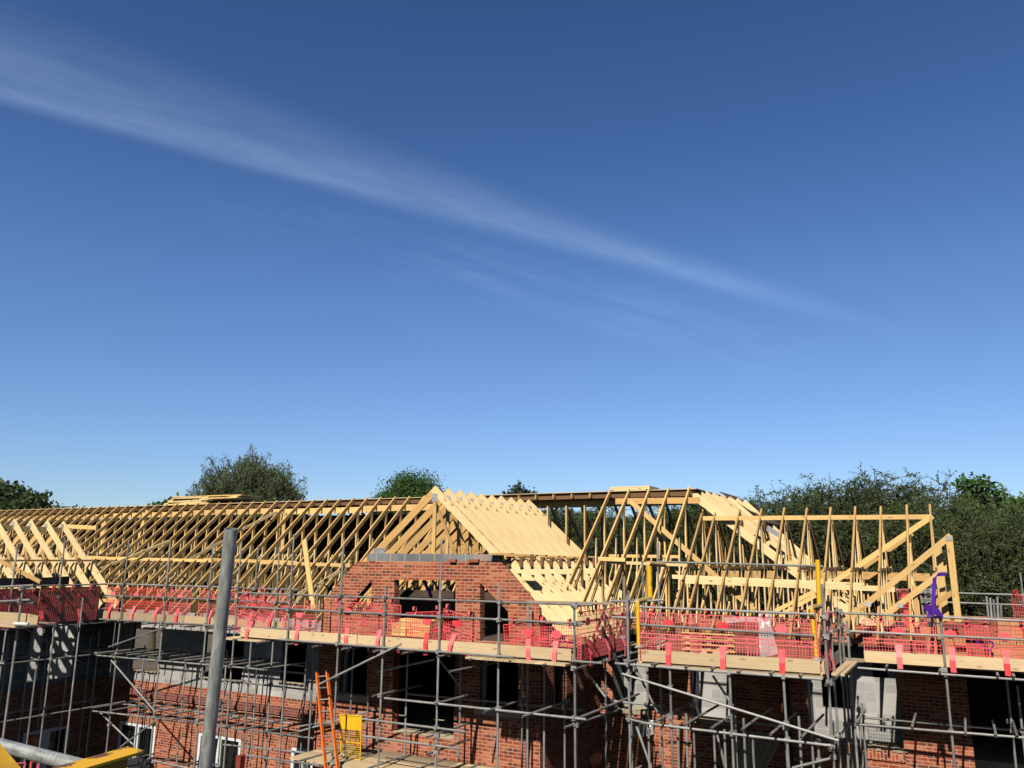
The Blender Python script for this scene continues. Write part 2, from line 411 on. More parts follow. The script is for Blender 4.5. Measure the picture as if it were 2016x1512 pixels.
# bay front with its raked gable
dl, dr = px(772, 1400, YB), px(894, 1400, YB)
w1l, w1r = px(668, 1340, YB), px(722, 1340, YB)
w2l, w2r = px(944, 1350, YB), px(1020, 1350, YB)
gab = [(-15.0, 0), (XRET, 0), (XRET, 5.6), xz(1062, 1197, YB), xz(985, 1104, YB), xz(702, 1106, YB), xz(632, 1188, YB), (-15.0, 5.5)]
holes = [rect(dl, dr, 2.86, 4.92), rect(w1l, w1r, 3.6, 4.92), rect(w2l, w2r, 3.64, 4.92),
         [xz(776, 1245, YB), xz(896.5, 1250, YB), xz(896.5, 1142.5, YB), xz(776, 1141.5, YB)],
         [xz(731, 1200, YB), xz(732, 1142, YB), xz(684, 1197, YB), xz(676, 1206, YB)],
         [xz(945, 1262, YB), xz(1004, 1266, YB), xz(1000, 1204, YB), xz(945, 1147, YB)]]
wy('gable_wall', 'brick', YB, gab, holes, .22)
bx0, bx1 = px(722, 1100, YB), px(984, 1100, YB)
bc = MB(); zt0, zt1 = pz(800, 1106, YB), pz(800, 1090, YB)
bc.slab(rect(bx0, bx1, .003, zt1 - zt0), [], lambda u, v: (u, YB + .01, v + zt0), .2, (0, 1, 0)); bc.build('block_course', M['block_dark'], bld)
# loose bricks and cut block on the course
lb = MB()
for x in (893, 931, 937): lb.box(at(x, 1104, Y=YB) + V(0, -.03, .0), .2, .09, .07)
lb.build('loose_brick', M['packbrick'], bld)
wx('return_wall', 'brick', XRET - .002, [(YB + .225, 0), (YR, 0), (YR, 5.6), (YB + .225, 5.6)], [rect(17.9, 18.6, 3.62, 4.92)], -.22)
for a, b, c in ((w1l, w1r, 3.6), (w2l, w2r, 3.64)):
    s_ = MB(); s_.box(((a + b) / 2, YB + .06, c - .075), b - a + .18, .26, .15); s_.build('stone_sill', M['stone'], bld)
    mo = MB()
    for i in range(26):
        t = i / 25; mo.box((a + (b - a) * t, YB - .02 + random.uniform(-.02, .04), c + .012), (b - a) / 20, random.uniform(.1, .18), random.uniform(.015, .06))
    mo.build('mortar_bed', M['mortar'], bld)
jm = MB()
for a in (dl + .04, dr - .04): jm.box((a, YB + .15, 3.9), .05, .07, 2.0)
jm.build('door_jamb', M['redpaint'], bld)
for nm, a in (('window_post', w1l + .07), ('window_post', w2l + .05), ('window_post', w1r - .06)):
    MB().box((a, YB + .16, 4.26), .07, .09, 1.3).build(nm, M['greymem'], bld)
MB().box((XRET - .1, 18.02, 4.27), .12, .09, 1.28).build('window_post', M['greymem'], bld)
# recessed left wall: brick below, block above
gw = [(px(232, 1450, YM), px(305, 1450, YM), 0.1, 1.70), (px(390, 1450, YM), px(475, 1450, YM), .1, 1.72), (px(573, 1480, YM), px(617, 1490, YM), .1, 1.72)]
wy('recessed_wall', 'brick', YM, rect(XW, -15.0, 0, 3.0), [rect(*q) for q in gw], .1)
st = MB().slab(rect(XW + .05, -15.02, 2.53, 2.755), [], lambda u, v: (u, YM - .05, v), .052, (0, 1, 0)); st.build('string_course', M['brick_dark'], bld)
bh = [rect(px(256, 1300, YM), px(313, 1310, YM), 3.3, 4.6), rect(px(399, 1310, YM), px(476, 1320, YM), 3.3, 4.6), rect(px(553, 1310, YM), px(600, 1320, YM), 3.42, 4.7)]
wy('block_wall', 'block', YM + .02, rect(XW, -15.0, 3.003, 5.2), bh, .1)
for h in bh:
    mo = MB(); a, b = h[0][0], h[1][0]
    for i in range(22): mo.box((a + (b - a) * i / 21, YM + .02, h[0][1] + .01), .09, random.uniform(.08, .16), random.uniform(.02, .05))
    mo.build('mortar_bed', M['mortar'], bld)
MB().beam((px(254, 1300, YM - .1), YM - .06, 3.3), (px(252, 1290, YM - .1), YM - .06, 5.0), .12, .05, V(1, 0, 0)).build('window_post', M['block'], bld)
def window(x0, x1, z0, z1, Y, mull=True):
    f = MB(); t = .10
    f.beam((x0, Y, z1 - t / 2), (x1, Y, z1 - t / 2), .07, t, V(0, 1, 0)); f.beam((x0 + t / 2, Y, z0), (x0 + t / 2, Y, z1 - t), .07, t, V(0, 1, 0)); f.beam((x1 - t / 2, Y, z0), (x1 - t / 2, Y, z1 - t), .07, t, V(0, 1, 0))
    if mull: f.beam(((x0 + x1) / 2, Y - .004, z0), ((x0 + x1) / 2, Y - .004, z1 - t), .075, .17, V(0, 1, 0))
    o = f.build('window', M['upvc'], bld)
    q = MB(); q.box(((x0 + x1) / 2, Y + .02, (z0 + z1 - t) / 2), x1 - x0 - 2 * t, .012, z1 - z0 - t); q.build('pane', M['glass'], o)
for a, b, c, d in gw:
    window(a, b, c, d, YM + .05)
    MB().slab(rect(a - .1, b + .1, d, d + .215), [], lambda u, v: (u, YM - .004, v), .02, (0, 1, 0)).build('soldier_course', M['soldier'], bld)
# left wing wall facing the yard
y0w, y1w = at(43, 1470, X=XW).y, at(135, 1460, X=XW).y
wx('wing_wall', 'brick', XW, [(4, 0), (YM, 0), (YM, 3.0), (4, 3.0)], [rect(y0w, y1w, .1, 1.7)], -.1)
oy = [at(q, 1280, X=XW).y for q in (61, 84, 99, 149)]; oz = [at(100, q, X=XW).z for q in (1338, 1222)]
wx('wing_block_wall', 'block_dark', XW - .02, [(4, 3.003), (YM, 3.003), (YM, 5.2), (4, 5.2)], [rect(oy[0], oy[1], oz[0], oz[1]), rect(oy[2], oy[3], oz[0], oz[1])], -.1)  # darker block used here puts the wing's shade into the colour
MB().slab(rect(-31, XW - .13, 2.8, 4.9), [], lambda u, v: (u, oy[3] + .35, v), .1, (0, 1, 0)).build('inner_block_wall', M['block'], bld)
f = MB(); yc = (y0w + y1w) / 2
for y_, w_ in ((y0w + .05, .1), (y1w - .05, .1), (yc, .22)): f.beam((XW - .05, y_, .1), (XW - .05, y_, 1.6), w_, .07, V(0, 1, 0))
f.beam((XW - .05, y0w, 1.65), (XW - .05, y1w, 1.65), .07, .1, V(1, 0, 0))
fo = f.build('window', M['upvc'], bld)
MB().beam((XW - .08, y0w, .85), (XW - .08, y1w, .85), .012, 1.5, V(1, 0, 0)).build('pane', M['glass'], fo)
wx('soldier_course', 'soldier', XW + .004, rect(y0w - .1, y1w + .1, 1.7, 1.915), [], -.02)
# right wall: brick leaf with openings that show the block leaf
zs = [pz(1240, 1402, YR), pz(1400, 1428, YR), pz(1730, 1474, YR)]
ro = [rect(px(1206, 1380, YR), px(1274, 1390, YR), zs[0], 5.2), rect(px(1360, 1400, YR), px(1441, 1400, YR), zs[1], 5.2),
      rect(px(1592, 1440, YR), px(1776, 1440, YR), zs[2], 5.2), rect(px(1914, 1450, YR), 2.4, 1.2, 4.95)]
wy('right_wall', 'brick', YR, rect(XRET, 7, 0, 5.6), ro, .1)
YI = YR + .85
ri = [rect(px(1618, 1360, YI), px(1672, 1360, YI), pz(1640, 1394, YI), 4.8), rect(px(1717, 1320, YI), px(1747, 1320, YI), pz(1730, 1334, YI), 4.95), rect(px(1914, 1450, YI), 2.6, 1.2, 4.9)]
for a, b, c, d in [(q[0][0], q[1][0], q[0][1], q[2][1]) for q in ro[:3]]:      # pale inner sills and block reveals
    MB().box(((a + b) / 2, YR + .48, c - .05), b - a + .1, .74, .1).build('block_sill', M['slab'], bld)
    for X in (a - .05, b + .05): MB().box((X, YR + .48, (c + d) / 2), .1, .74, d - c).build('reveal', M['block'], bld)
wy('inner_block_wall', 'block', YI, rect(XRET, 7, 2.6, 5.4), ri, .1)
cs = rect(px(1694, 1480, YR), px(1782, 1480, YR), zs[2] - .225, zs[2] - .005)
MB().slab(cs, [], lambda u, v: (u, YR - .035, v), .13, (0, 1, 0)).build('brick_sill', M['soldier'], bld)
for a, b, z in ((cs[0][0], cs[1][0], zs[2]), (px(1208, 1400, YR), px(1272, 1400, YR), zs[0])):
    mo = MB()
    for i in range(20): mo.box((a + (b - a) * i / 19, YR + random.uniform(.0, .06), z + .01), .1, random.uniform(.08, .17), random.uniform(.03, .10))
    mo.build('mortar_bed', M['mortar'], bld)
# floors and dark rooms
MB().box((-16.95, 24.3, 2.66), 16.4, 10.7, .24).build('floor_slab', M['slab'], bld); MB().box((-.9, 25.7, 2.66), 15.2, 7.8, .24).build('floor_slab', M['slab'], bld)
MB().box((-11.7, 18.09, 2.745), 6.0, 1.73, .24).build('bay_floor', M['slab'], bld)
af = MB(); af.box((-20.3, 24.3, 5.12), 10.6, 10.9, .1); af.box((-11.8, 23.4, 5.13), 6.4, 12.1, .1); af.box((-1.6, 25.75, 5.11), 13.6, 8.8, .1)
af.build('attic_floor', M['membrane'], bld)  # floor takes the dark membrane colour so the loft reads as shade
MB().slab(rect(-13.5, -9.3, 5.15, 6.15), [], lambda u, v: (u, 18.6, v), .03, (0, 1, 0)).build('dark_backing', M['membrane'], bld)  # dark sheet added behind the gable opening to darken its lower half
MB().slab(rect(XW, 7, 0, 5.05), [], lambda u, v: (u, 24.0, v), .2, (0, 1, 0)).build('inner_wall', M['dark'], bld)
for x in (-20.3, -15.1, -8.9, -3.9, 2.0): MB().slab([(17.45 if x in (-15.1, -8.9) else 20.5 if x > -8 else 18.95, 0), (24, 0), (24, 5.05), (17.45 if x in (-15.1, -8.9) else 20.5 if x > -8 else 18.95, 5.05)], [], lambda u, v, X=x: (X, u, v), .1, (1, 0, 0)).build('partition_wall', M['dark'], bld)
wy('rear_wall', 'brick', 29.7, rect(XW, 7, 0, 5.4), [], .2)

# ------------------------------------------------------------ roof trusses
def inp(p, q, off):            # shift a member sideways in its YZ or XZ plane (below = positive)
    d = (Vector(q) - Vector(p)).normalized(); n = V(0, -d.z, d.y) if abs(d.x) < 1e-6 else V(-d.z, 0, d.x)
    if n.z > 0: n = -n
    return Vector(p) + n * off, Vector(q) + n * off
def yz(p, q, h, root, nm, m, w=.042, off=0, x=0):
    a, b = inp((x, *p), (x, *q), off)
    return MB().beam(a, b, w, h, V(1, 0, 0)).build(nm, M[m], root)
def pl(root, y, z, s=.14, x=.026):
    MB().beam((x, y - s / 2, z), (x, y + s / 2, z), .006, s, V(1, 0, 0)).build('nail_plate', M['plate'], root, V(0, 0, 0) + parent_org(root))

def truss_main(full=True):
    t = thing('roof_truss', 'x', 'roof truss', (0, 24.3, 5.25), 'bare timber trusses of the long main roof')
    F0 = lambda y: 8.93 + .877 * (y - 22.5)
    if full:
        yz((18.3, F0(18.3)), (22.62, F0(22.62)), .125, t, 'rafter', 'tan_wood', .044, .062)
        yz((20.5, 5.35), (20.5, F0(20.5) - .14), .09, t, 'post', 'mid_wood')
        yz((19.2, 5.4), (20.45, F0(20.4) - .35), .07, t, 'web', 'tan_wood')
        yz((20.55, 5.4), (22.1, 7.1), .07, t, 'web', 'pale_wood', .035)
        yz((21.2, 5.4), (21.45, 6.7), .07, t, 'web', 'pale_wood', .035)
        yz((21.45, 5.4), (21.5, 7.6), .07, t, 'post', 'pale_wood', .036, 0)
    yz((26.0, 8.93), (30.3, 5.16), .125, t, 'rafter', 'tan_wood', .04, .062)
    yz((22.15, 5.35), (22.15, 8.55), .10, t, 'post', 'mid_wood')
    yz((26.4, 5.35), (26.4, 8.55), .10, t, 'post', 'tan_wood')
    yz((22.5, 8.87), (26.1, 8.87), .12, t, 'top_chord', 'tan_wood')
    yz((18.4, 5.3), (30.1, 5.3), .12, t, 'bottom_chord', 'tan_wood')
    yz((23.2, 5.4), (24.6, 7.2), .07, t, 'web', 'mid_wood', .036)
    yz((26.4, 5.5), (24.7, 7.2), .07, t, 'web', 'mid_wood', .036)
    return t
tm, to_ = truss_main(), truss_main(False)
XD0, XD1 = -13.75, -9.05
xs = [-6.55 - .6 * i for i in range(63)]
left_n = right_n = mid_n = 0
used = {0: False, 1: False}
for x in xs:
    op = XD0 < x < XD1; src = to_ if op else tm; k = int(op)
    o = src if not used[k] else copy_tree(src)
    used[k] = True; o.location = (x + random.uniform(-.012, .012), 24.3, 5.25)
    if op: mid_n += 1; o['label'] = f'post-only truss without front rafter behind the gable roof, {nth(mid_n)} from the right'
    elif x > XD1: right_n += 1; o['label'] = f'main roof truss right of the gable roof, {nth(right_n)} from the hip end'
    else: left_n += 1; o['label'] = f'bare main roof truss under the flat crown, {nth(left_n)} left of the brick gable'

# flat crown
cr = thing('plywood_deck', 'flat plywood crown deck along the top of the main roof trusses', 'roof deck', (-25, 24.3, 8.96))
x = -45.0
while x < -6.6:
    w = min(2.44, -6.35 - x)
    MB().box((x + w / 2, 24.5 + random.uniform(-.015, .015), 8.975), w - .006, 3.78, .022).build('ply_sheet', M['board'], cr); x += 2.44
fb = MB()
for a, b in ((-45, -40.2), (-40.19, -35.4), (-35.39, -30.6), (-30.59, -25.8), (-25.79, -21), (-20.99, -16.2), (-16.19, -11.4), (-11.39, -6.5)): fb.beam((a, 22.69, 8.87), (b, 22.69, 8.87), .04, .17, V(0, 1, 0))
fb.build('fascia_board', M['brown_wood'], cr)
MB().beam((-13.7, 22.95, 8.72), (-6.6, 22.95, 8.72), .04, .34, V(0, 1, 0)).build('soffit_board', M['tan_wood'], cr)
mb_ = MB()
for a, b in ((-45, -30), (-29.95, -20), (-19.95, -13.6)):
    mb_.slab([(a, 26.0), (b, 26.0), (b, 30.3), (a, 30.3)], [], lambda u, v: (u, v, 8.64 - (v - 26.0) * .877), .012, (0, 0, 1))
mbo = mb_.build('roofing_membrane', M['membrane']); tag(mbo, 'dark brown roofing sheet covering the far slope of the main roof', 'roofing sheet')
# stacks of boards lying on the crown
random.seed(3)
Pa = at(325, 985, Y=22.7)
bi = 0
for k in range(7):
    for j in range(2 if k > 2 else 1):
        bi += 1
        b = MB(); cx = Pa.x + 1.3 + random.uniform(-.12, .12) + j * 2.0 + k * .04
        b.beam((cx - 1.35 + (k > 4) * .2, 23.3 + random.uniform(-.1, .1), 9.012 + .048 * k), (cx + 1.25 - (j * .7), 23.3 + random.uniform(-.1, .1), 9.012 + .048 * k + random.uniform(-.005, .005)), 1.15, .044, V(0, 1, 0))
        o = b.build('roof_board', M['pale_wood' if k % 2 else 'mid_wood'], None, V(cx, 23.3, 9.0))
        tag(o, f'pale board in the untidy stack on the crown before the willow, {nth(bi)} counted from the bottom', 'board', 'boards stacked on the roof crown')
for k in range(3):
    c = at(1250, 966, Y=23.4); b = MB(); w = (1.0, 1.25, 1.22)[k]
    b.beam((c.x - w / 2, 23.4, 9.015 + .05 * k), (c.x + w / 2, 23.4, 9.015 + .05 * k), .9, .045, V(0, 1, 0))
    tag(b.build('roof_board', M['pale_wood'], None, V(c.x, 23.4, 9)), ('short bottom', 'wide middle', 'wide top')[k] + ' board of the small stack near the hip end', 'board', 'small stack of boards near the hip end')

# gable (dormer) trusses
DX, DZ, SL = -11.54, 8.78, .87
def truss_gable():
    t = thing('roof_truss', 'x', 'roof truss', (DX, 0, 7.1), 'close-set trusses of the gable roof')
    def m(p, q, h, nm, mt, off=0, w=.042, y=0.0):
        a, b = inp((p[0], y, p[1]), (q[0], y, q[1]), off); return MB().beam(a, b, w, h, V(0, 1, 0)).build(nm, M[mt], t)
    z = lambda dx: DZ - SL * abs(dx)
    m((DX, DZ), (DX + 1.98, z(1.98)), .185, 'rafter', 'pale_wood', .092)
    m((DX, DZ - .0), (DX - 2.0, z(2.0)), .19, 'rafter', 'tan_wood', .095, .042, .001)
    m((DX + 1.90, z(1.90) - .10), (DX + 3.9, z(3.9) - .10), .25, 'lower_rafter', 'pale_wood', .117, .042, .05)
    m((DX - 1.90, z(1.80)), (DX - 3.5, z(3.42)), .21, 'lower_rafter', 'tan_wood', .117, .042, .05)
    m((DX, 7.1), (DX, DZ - .2), .10, 'king_post', 'mid_wood', 0, .04, .002)
    m((DX - .1, DZ - .35), (DX + .55, 7.12), .075, 'brace', 'tan_wood', 0, .035, .12)
    m((DX - 1.95, 7.04), (DX + 1.95, 7.04), .10, 'tie_beam', 'tan_wood', 0, .04, .0)
    MB().box((DX + 2.02, .02, 7.075), .52, .16, .04).build('cleat', M['tan_wood'], t)
    MB().box((DX + 2.16, -.02, 6.93), .09, .05, .22).build('strut', M['brown_wood'], t)
    pb = MB(); pb.beam((DX - .085, -.024, DZ - .3), (DX + .085, -.024, DZ - .3), .006, .2, V(0, 1, 0)); pb.build('nail_plate', M['plate'], t)
    return t
tg = truss_gable()
for i in range(10):
    o = tg if i == 0 else copy_tree(tg)
    o.location = (DX + random.uniform(-.015, .015), 17.27 + .57 * i, 7.1 + random.uniform(-.012, .012))
    for ch in o.children:
        if ch.name.startswith('cleat'): ch.location = (random.uniform(-.12, .10), 0, random.uniform(-.04, .03))
    o['label'] = 'frontmost truss of the gable roof, on the grey blocks' if i == 0 else f'gable roof truss with pale right rafter, {nth(i + 1)} back from the brick gable'

pb = MB().beam((DX - 1.86, 17.244, 7.16), (DX - 1.5, 17.244, 7.16), .006, .15, V(0, 1, 0)).build('nail_plate', M['plate'], tg)
# right range: trusses seen almost edge-on
RY, RZ, RS = 22.8, 8.42, .876
def truss_right():
    t = thing('roof_truss', 'x', 'roof truss', (0, RY, 5.5), 'A-shaped trusses of the right-hand roof')
    z = lambda y: RZ - RS * abs(y - RY)
    yz((19.3, z(19.3)), (RY + .03, z(RY) + .0), .115, t, 'rafter', 'tan_wood', .046, .058)
    yz((RY - .0, RZ - .03), (26.3, z(26.3)), .115, t, 'rafter', 'tan_wood', .04, .058)
    yz((RY - .1, 5.5), (RY - .1, RZ - .15), .075, t, 'king_post', 'pale_wood', .04)
    yz((RY + .1, RZ - .2), (RY + 1.15, 5.5), .075, t, 'web', 'tan_wood', .036)
    yz((RY + .05, RZ - .25), (RY + .6, 5.5), .07, t, 'web', 'mid_wood', .036)
    yz((21.25, 5.5), (21.25, z(21.25) - .13), .075, t, 'post', 'pale_wood', .04)
    yz((20.55, 5.5), (20.75, z(20.75) - .15), .07, t, 'post', 'pale_wood', .04)
    yz((21.95, 5.5), (21.95, z(21.95) - .13), .07, t, 'post', 'pale_wood', .035)
    yz((20.6, 5.5), (22.0, 6.5), .07, t, 'web', 'tan_wood', .036)
    yz((24.35, 5.5), (24.35, z(24.35) - .13), .075, t, 'post', 'mid_wood', .04)
    yz((19.6, 5.46), (26.0, 5.46), .10, t, 'bottom_chord', 'tan_wood', .04)
    yz((20.9, 6.85), (24.7, 6.85), .07, t, 'collar', 'tan_wood', .036)
    return t
tr = truss_right()
for i, x in enumerate([-6.25, -5.88, -5.24, -4.65, -4.05, -3.47, -2.88, -2.28, -1.68, -1.08, -.56]):
    o = tr if i == 0 else copy_tree(tr)
    o.location = (x, RY + random.uniform(-.03, .03), 5.5 + random.uniform(-.02, .02)); o.rotation_euler.z = random.uniform(-.006, .006)
    o['label'] = f'narrow A-shaped truss of the right-hand roof, {nth(i + 1)} from its left end' if i < 10 else 'A-shaped end truss of the right-hand roof carrying the wind brace'

# left wing trusses
def truss_wing():
    t = thing('roof_truss', 'x', 'roof truss', (-28, 0, 5.5), 'trusses of the left wing roof')
    def m(p, q, h, nm, mt, off=0, y=0.0, w=.042):
        a, b = inp((p[0], y, p[1]), (q[0], y, q[1]), off); return MB().beam(a, b, w, h, V(0, 1, 0)).build(nm, M[mt], t)
    z = lambda x: 8.15 - .815 * abs(x + 28)
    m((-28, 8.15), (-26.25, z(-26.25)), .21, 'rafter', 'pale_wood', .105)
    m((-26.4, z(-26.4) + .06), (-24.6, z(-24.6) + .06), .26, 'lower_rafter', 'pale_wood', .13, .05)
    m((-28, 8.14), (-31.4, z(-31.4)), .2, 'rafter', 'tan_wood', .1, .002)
    m((-28, 5.5), (-28, 7.95), .09, 'king_post', 'mid_wood', 0, .003)
    m((-28.1, 7.9), (-29.1, 5.5), .08, 'web', 'tan_wood', 0, .04)
    m((-27.3, 5.5), (-27.3, 7.3), .07, 'post', 'pale_wood', 0, .04)
    m((-26.5, 5.5), (-26.5, 6.6), .07, 'post', 'pale_wood', 0, .04)
    m((-27.2, 7.2), (-26.3, 5.5), .07, 'web', 'tan_wood', 0, .0)
    m((-31.2, 5.5), (-24.8, 5.5), .10, 'bottom_chord', 'tan_wood')
    pb = MB(); pb.beam((-28.08, -.024, 7.95), (-27.92, -.024, 7.95), .006, .17, V(0, 1, 0)); pb.build('nail_plate', M['plate'], t)
    return t
tw = truss_wing()
for i in range(11):
    o = tw if i == 0 else copy_tree(tw)
    o.location = (-28 + random.uniform(-.02, .02), 18.2 - .58 * i, 5.5)
    o['label'] = 'left wing truss nearest the main roof, with its whole right rafter in the open' if i == 0 else f'left wing truss with broad pale right rafter, {nth(i + 1)} out from the main roof'

# hip end planks falling to the right behind the A-shaped trusses
hr = None
for i in range(8):
    b = MB(); y = 22.75 + .42 * i; z1 = 9.06 - .03 * i
    p, q = inp((-6.62 + .13 * i, y, z1), (-1.9 + .0 * i, y, z1 - 3.72), .11)
    b.beam(p, q, .045, .24 if i else .22, V(0, 1, 0))
    o = b.build('hip_rafter', M['pale_wood'], None, V(-4, y, 5.3))
    tag(o, 'nearest broad pale rafter of the hip end, its top standing above the crown' if i == 0 else f'broad pale rafter sloping down the hip end, {nth(i + 1)} from the front', 'rafter', 'pale rafters of the hip end')
hm = MB()
for k in range(3):
    a = .5 * k; hm.slab([(25.0 + random.uniform(-.1, .1), a), (27.2, a), (27.2, a + .56), (25.0 + random.uniform(-.15, .1), a + .56)], [], lambda u, v: (-6.3 + v * .9, u, 9.05 - v * .62 + random.uniform(-.01, .03)), .015, (0, 0, 1))
tag(hm.build('roofing_membrane', M['membrane']), 'ragged dark edge of roofing sheet at the back of the hip end', 'roofing sheet')
gm = MB().slab([(0, 0), (.36, 0), (.4, .2), (.05, .24)], [], lambda u, v: at(1508, 1030, Y=22.7) + V(u, -.02, -.2 - u * .6 + v * .75), .006, (0, 1, 0)).build('membrane_scrap', M['greymem'])
tag(gm, 'scrap of grey membrane lying on the hip rafters', 'membrane')

# ------------------------------------------------------------ loose long timbers, each its own thing
def timber(nm, label, cat, p, q, w, h, m, side=None, group=None):
    p, q = Vector(p), Vector(q); b = MB().beam(p, q, w, h, side); o = b.build(nm, M[m], None, (p + q) / 2)
    return tag(o, label, cat, group)
T = timber
for i, (a, b, z) in enumerate([(-45, -31.3, 8.6), (-31.2, -26.5, 8.62), (-26.6, -22.2, 8.66), (-22.1, -17.8, 8.62), (-17.9, -13.9, 8.66)]):
    T('binder', f'yellow binder board nailed to the posts under the crown, {nth(i + 1)} from the left end', 'timber', (a, 22.42 - .01 * (i % 2), z - .03), (b, 22.42 - .01 * (i % 2), z - .03), .035, .2, 'mid_wood', V(0, 1, 0), 'binder boards under the crown')
T('binder', 'binder board under the crown between the gable roof and the hip end', 'timber', at(1212, 987, Y=22.4), at(1378, 985, Y=22.4), .035, .17, 'tan_wood', V(0, 1, 0))
for i, (x0, y0, x1, y1) in enumerate([(121, 1095, 250, 1099), (160, 1098, 420, 1104), (400, 1101, 585, 1107.5), (504, 1107, 690, 1113)]):
    T('batten', f'long batten nailed across the main rafters, {nth(i + 1)} from the left wing', 'timber', at(x0, y0, Y=20.22 - .04 * (i % 2)), at(x1, y1, Y=20.22 - .04 * (i % 2)), .035, .10, 'mid_wood', V(0, 1, 0), 'long battens across the main rafters')
for i, (x0, y0, x1, y1, Y) in enumerate([(194, 1122, 334, 1065, 20.0), (358, 1110, 445, 1062, 20.3), (470, 1046, 545, 1008, 21.6), (140, 1104, 300, 1062, 22.4), (628, 1150, 668, 1124, 19.2), (585, 1172, 612, 1155, 18.6)]):
    T('diagonal_brace', ('long pale brace slanting over the main rafters near the left wing', 'pale brace slanting over the rafters left of the big grey pole', 'short brace slanting up to the crown right of the big grey pole', 'brace slanting behind the valley beside the left wing', 'pale plank end slanting beside the left rake of the brick gable', 'short pale plank low on the rafters behind the scaffold rail')[i], 'timber', at(x0, y0, Y=Y), at(x1, y1, Y=Y), .04, .09, 'pale_wood', V(0, 1, .8))
for i, (x0, y0, x1, y1, w) in enumerate([(557, 1010, 545, 1190, .32), (206, 1020, 195, 1090, .30), (290, 1005, 262, 1090, .16), (1300, 1000, 1296, 1100, .1)]):
    T('stud', ('wide stud standing under the main roof right of the big pole', 'wide stud standing under the main roof beside the left wing', 'leaning stud under the main roof between wing and big pole', 'slim stud behind the rafters right of the gable roof')[i], 'timber', at(x0, y0, Y=22.35), at(x1, y1, Y=22.35), .04, w, 'mid_wood', V(0, 1, 0))
T('leaning_plank', 'single orange-tan plank leaning on the rafters behind the scaffold rail left of the gable', 'plank', at(599, 1063, Y=18.0), at(617, 1200, Y=17.75), .04, .15, 'mid_wood', V(0, 1, 0))
T('batten', 'batten along the left wing roof at the knee of its pale rafters', 'timber', at(2, 1103.5, X=-26.15), at(182, 1103.5, X=-26.15), .09, .06, 'tan_wood', V(1, 0, 0))
T('ridge_board', 'ridge board joining the tops of the left wing trusses', 'timber', (-28, 11.5, 7.82), (-28, 18.4, 7.82), .04, .2, 'mid_wood', V(1, 0, 0))
T('batten', 'lower ledger board behind the left wing trusses', 'timber', at(130, 1036, Y=19.2), at(190, 1039, Y=19.2), .04, .14, 'mid_wood', V(0, 1, 0))
T('diagonal_brace', 'broad brace crossing behind the last wing rafters', 'timber', at(78, 1094, Y=18.45), at(125, 1035, Y=18.45), .04, .16, 'tan_wood', V(0, 1, 0))
T('diagonal_brace', 'brown brace sloping down across the foot of the left wing trusses', 'timber', at(0, 1104, Y=14.5), at(80, 1146, Y=14.5), .05, .1, 'tan_wood', V(0, 1, 0))
# right roof
T('ridge_binder', 'long binder just under the peaks of the A-shaped trusses', 'timber', at(1384, 1020.5, Y=22.62), at(1832, 1017.5, Y=22.62), .036, .115, 'mid_wood', V(0, 1, 0))
T('batten', 'upper of the two long battens across the A-shaped trusses', 'timber', at(1297, 1134, Y=20.86), at(1702, 1152, Y=20.86), .036, .10, 'pale_wood', V(0, 1, 0))
T('batten', 'lower of the two long battens across the A-shaped trusses', 'timber', at(1340, 1143.5, Y=20.8), at(1762, 1160, Y=20.8), .036, .12, 'pale_wood', V(0, 1, 0))
T('batten', 'short batten over the main rafters beside the gable roof', 'timber', at(1178, 1100, Y=20.1), at(1231, 1102, Y=20.1), .036, .10, 'mid_wood', V(0, 1, 0))
T('batten', 'batten over the rafters above the yellow gate post', 'timber', at(1196, 1106.5, Y=20.2), at(1353, 1112.5, Y=20.2), .036, .075, 'pale_wood', V(0, 1, 0))
T('batten', 'inner batten on the posts behind the rafters above the yellow gate post', 'timber', at(1199, 1094, Y=22.0), at(1341, 1096, Y=22.0), .04, .08, 'mid_wood', V(0, 1, 0))
T('purlin', 'wide grey-tan purlin inside the A-shaped trusses', 'timber', at(1318, 1131, Y=23.1), at(1600, 1131, Y=23.1), .05, .2, 'tan_wood', V(0, 1, 0))
T('purlin', 'wide purlin inside the trusses reaching the end truss', 'timber', at(1590, 1130, Y=23.15), at(1838, 1137, Y=23.15), .05, .19, 'tan_wood', V(0, 1, 0))
T('diagonal_brace', 'long diagonal board from the crown down across the trusses right of the gable roof', 'timber', at(1240, 986, Y=22.3), at(1486, 1202, Y=20.9), .04, .13, 'mid_wood', V(0, 1, 0))
T('wind_brace', 'long wind brace rising to the peak of the end truss', 'timber', at(1640, 1147, Y=22.5), at(1836, 1016, Y=22.5), .04, .125, 'mid_wood', V(0, 1, 0))
T('wind_brace', 'second wind brace behind the long one at the end truss', 'timber', at(1700, 1117, Y=23.6), at(1796, 1050, Y=23.6), .04, .12, 'tan_wood', V(0, 1, 0))
T('diagonal_brace', 'upper of two tan boards slanting up low behind the yellow gate arm', 'timber', at(1520, 1206, Y=20.7), at(1602, 1165, Y=20.7), .04, .09, 'mid_wood', V(0, 1, 0))
T('diagonal_brace', 'lower of two tan boards slanting up low behind the yellow gate arm', 'timber', at(1535, 1212, Y=20.6), at(1606, 1172, Y=20.6), .04, .09, 'mid_wood', V(0, 1, 0))
T('plank', 'weathered plank resting along the rail at the corner of the bay scaffold', 'plank', at(1038, 1184.5, Y=15.5), at(1213, 1188, Y=16.4), .16, .038, 'board_dark', V(0, 1, 0))
T('plank', 'short board lying across the feet of the first gable trusses beside the blocks', 'plank', at(966, 1091, Y=17.12), at(1047, 1093, Y=17.12), .2, .035, 'tan_wood', V(0, 1, 0))
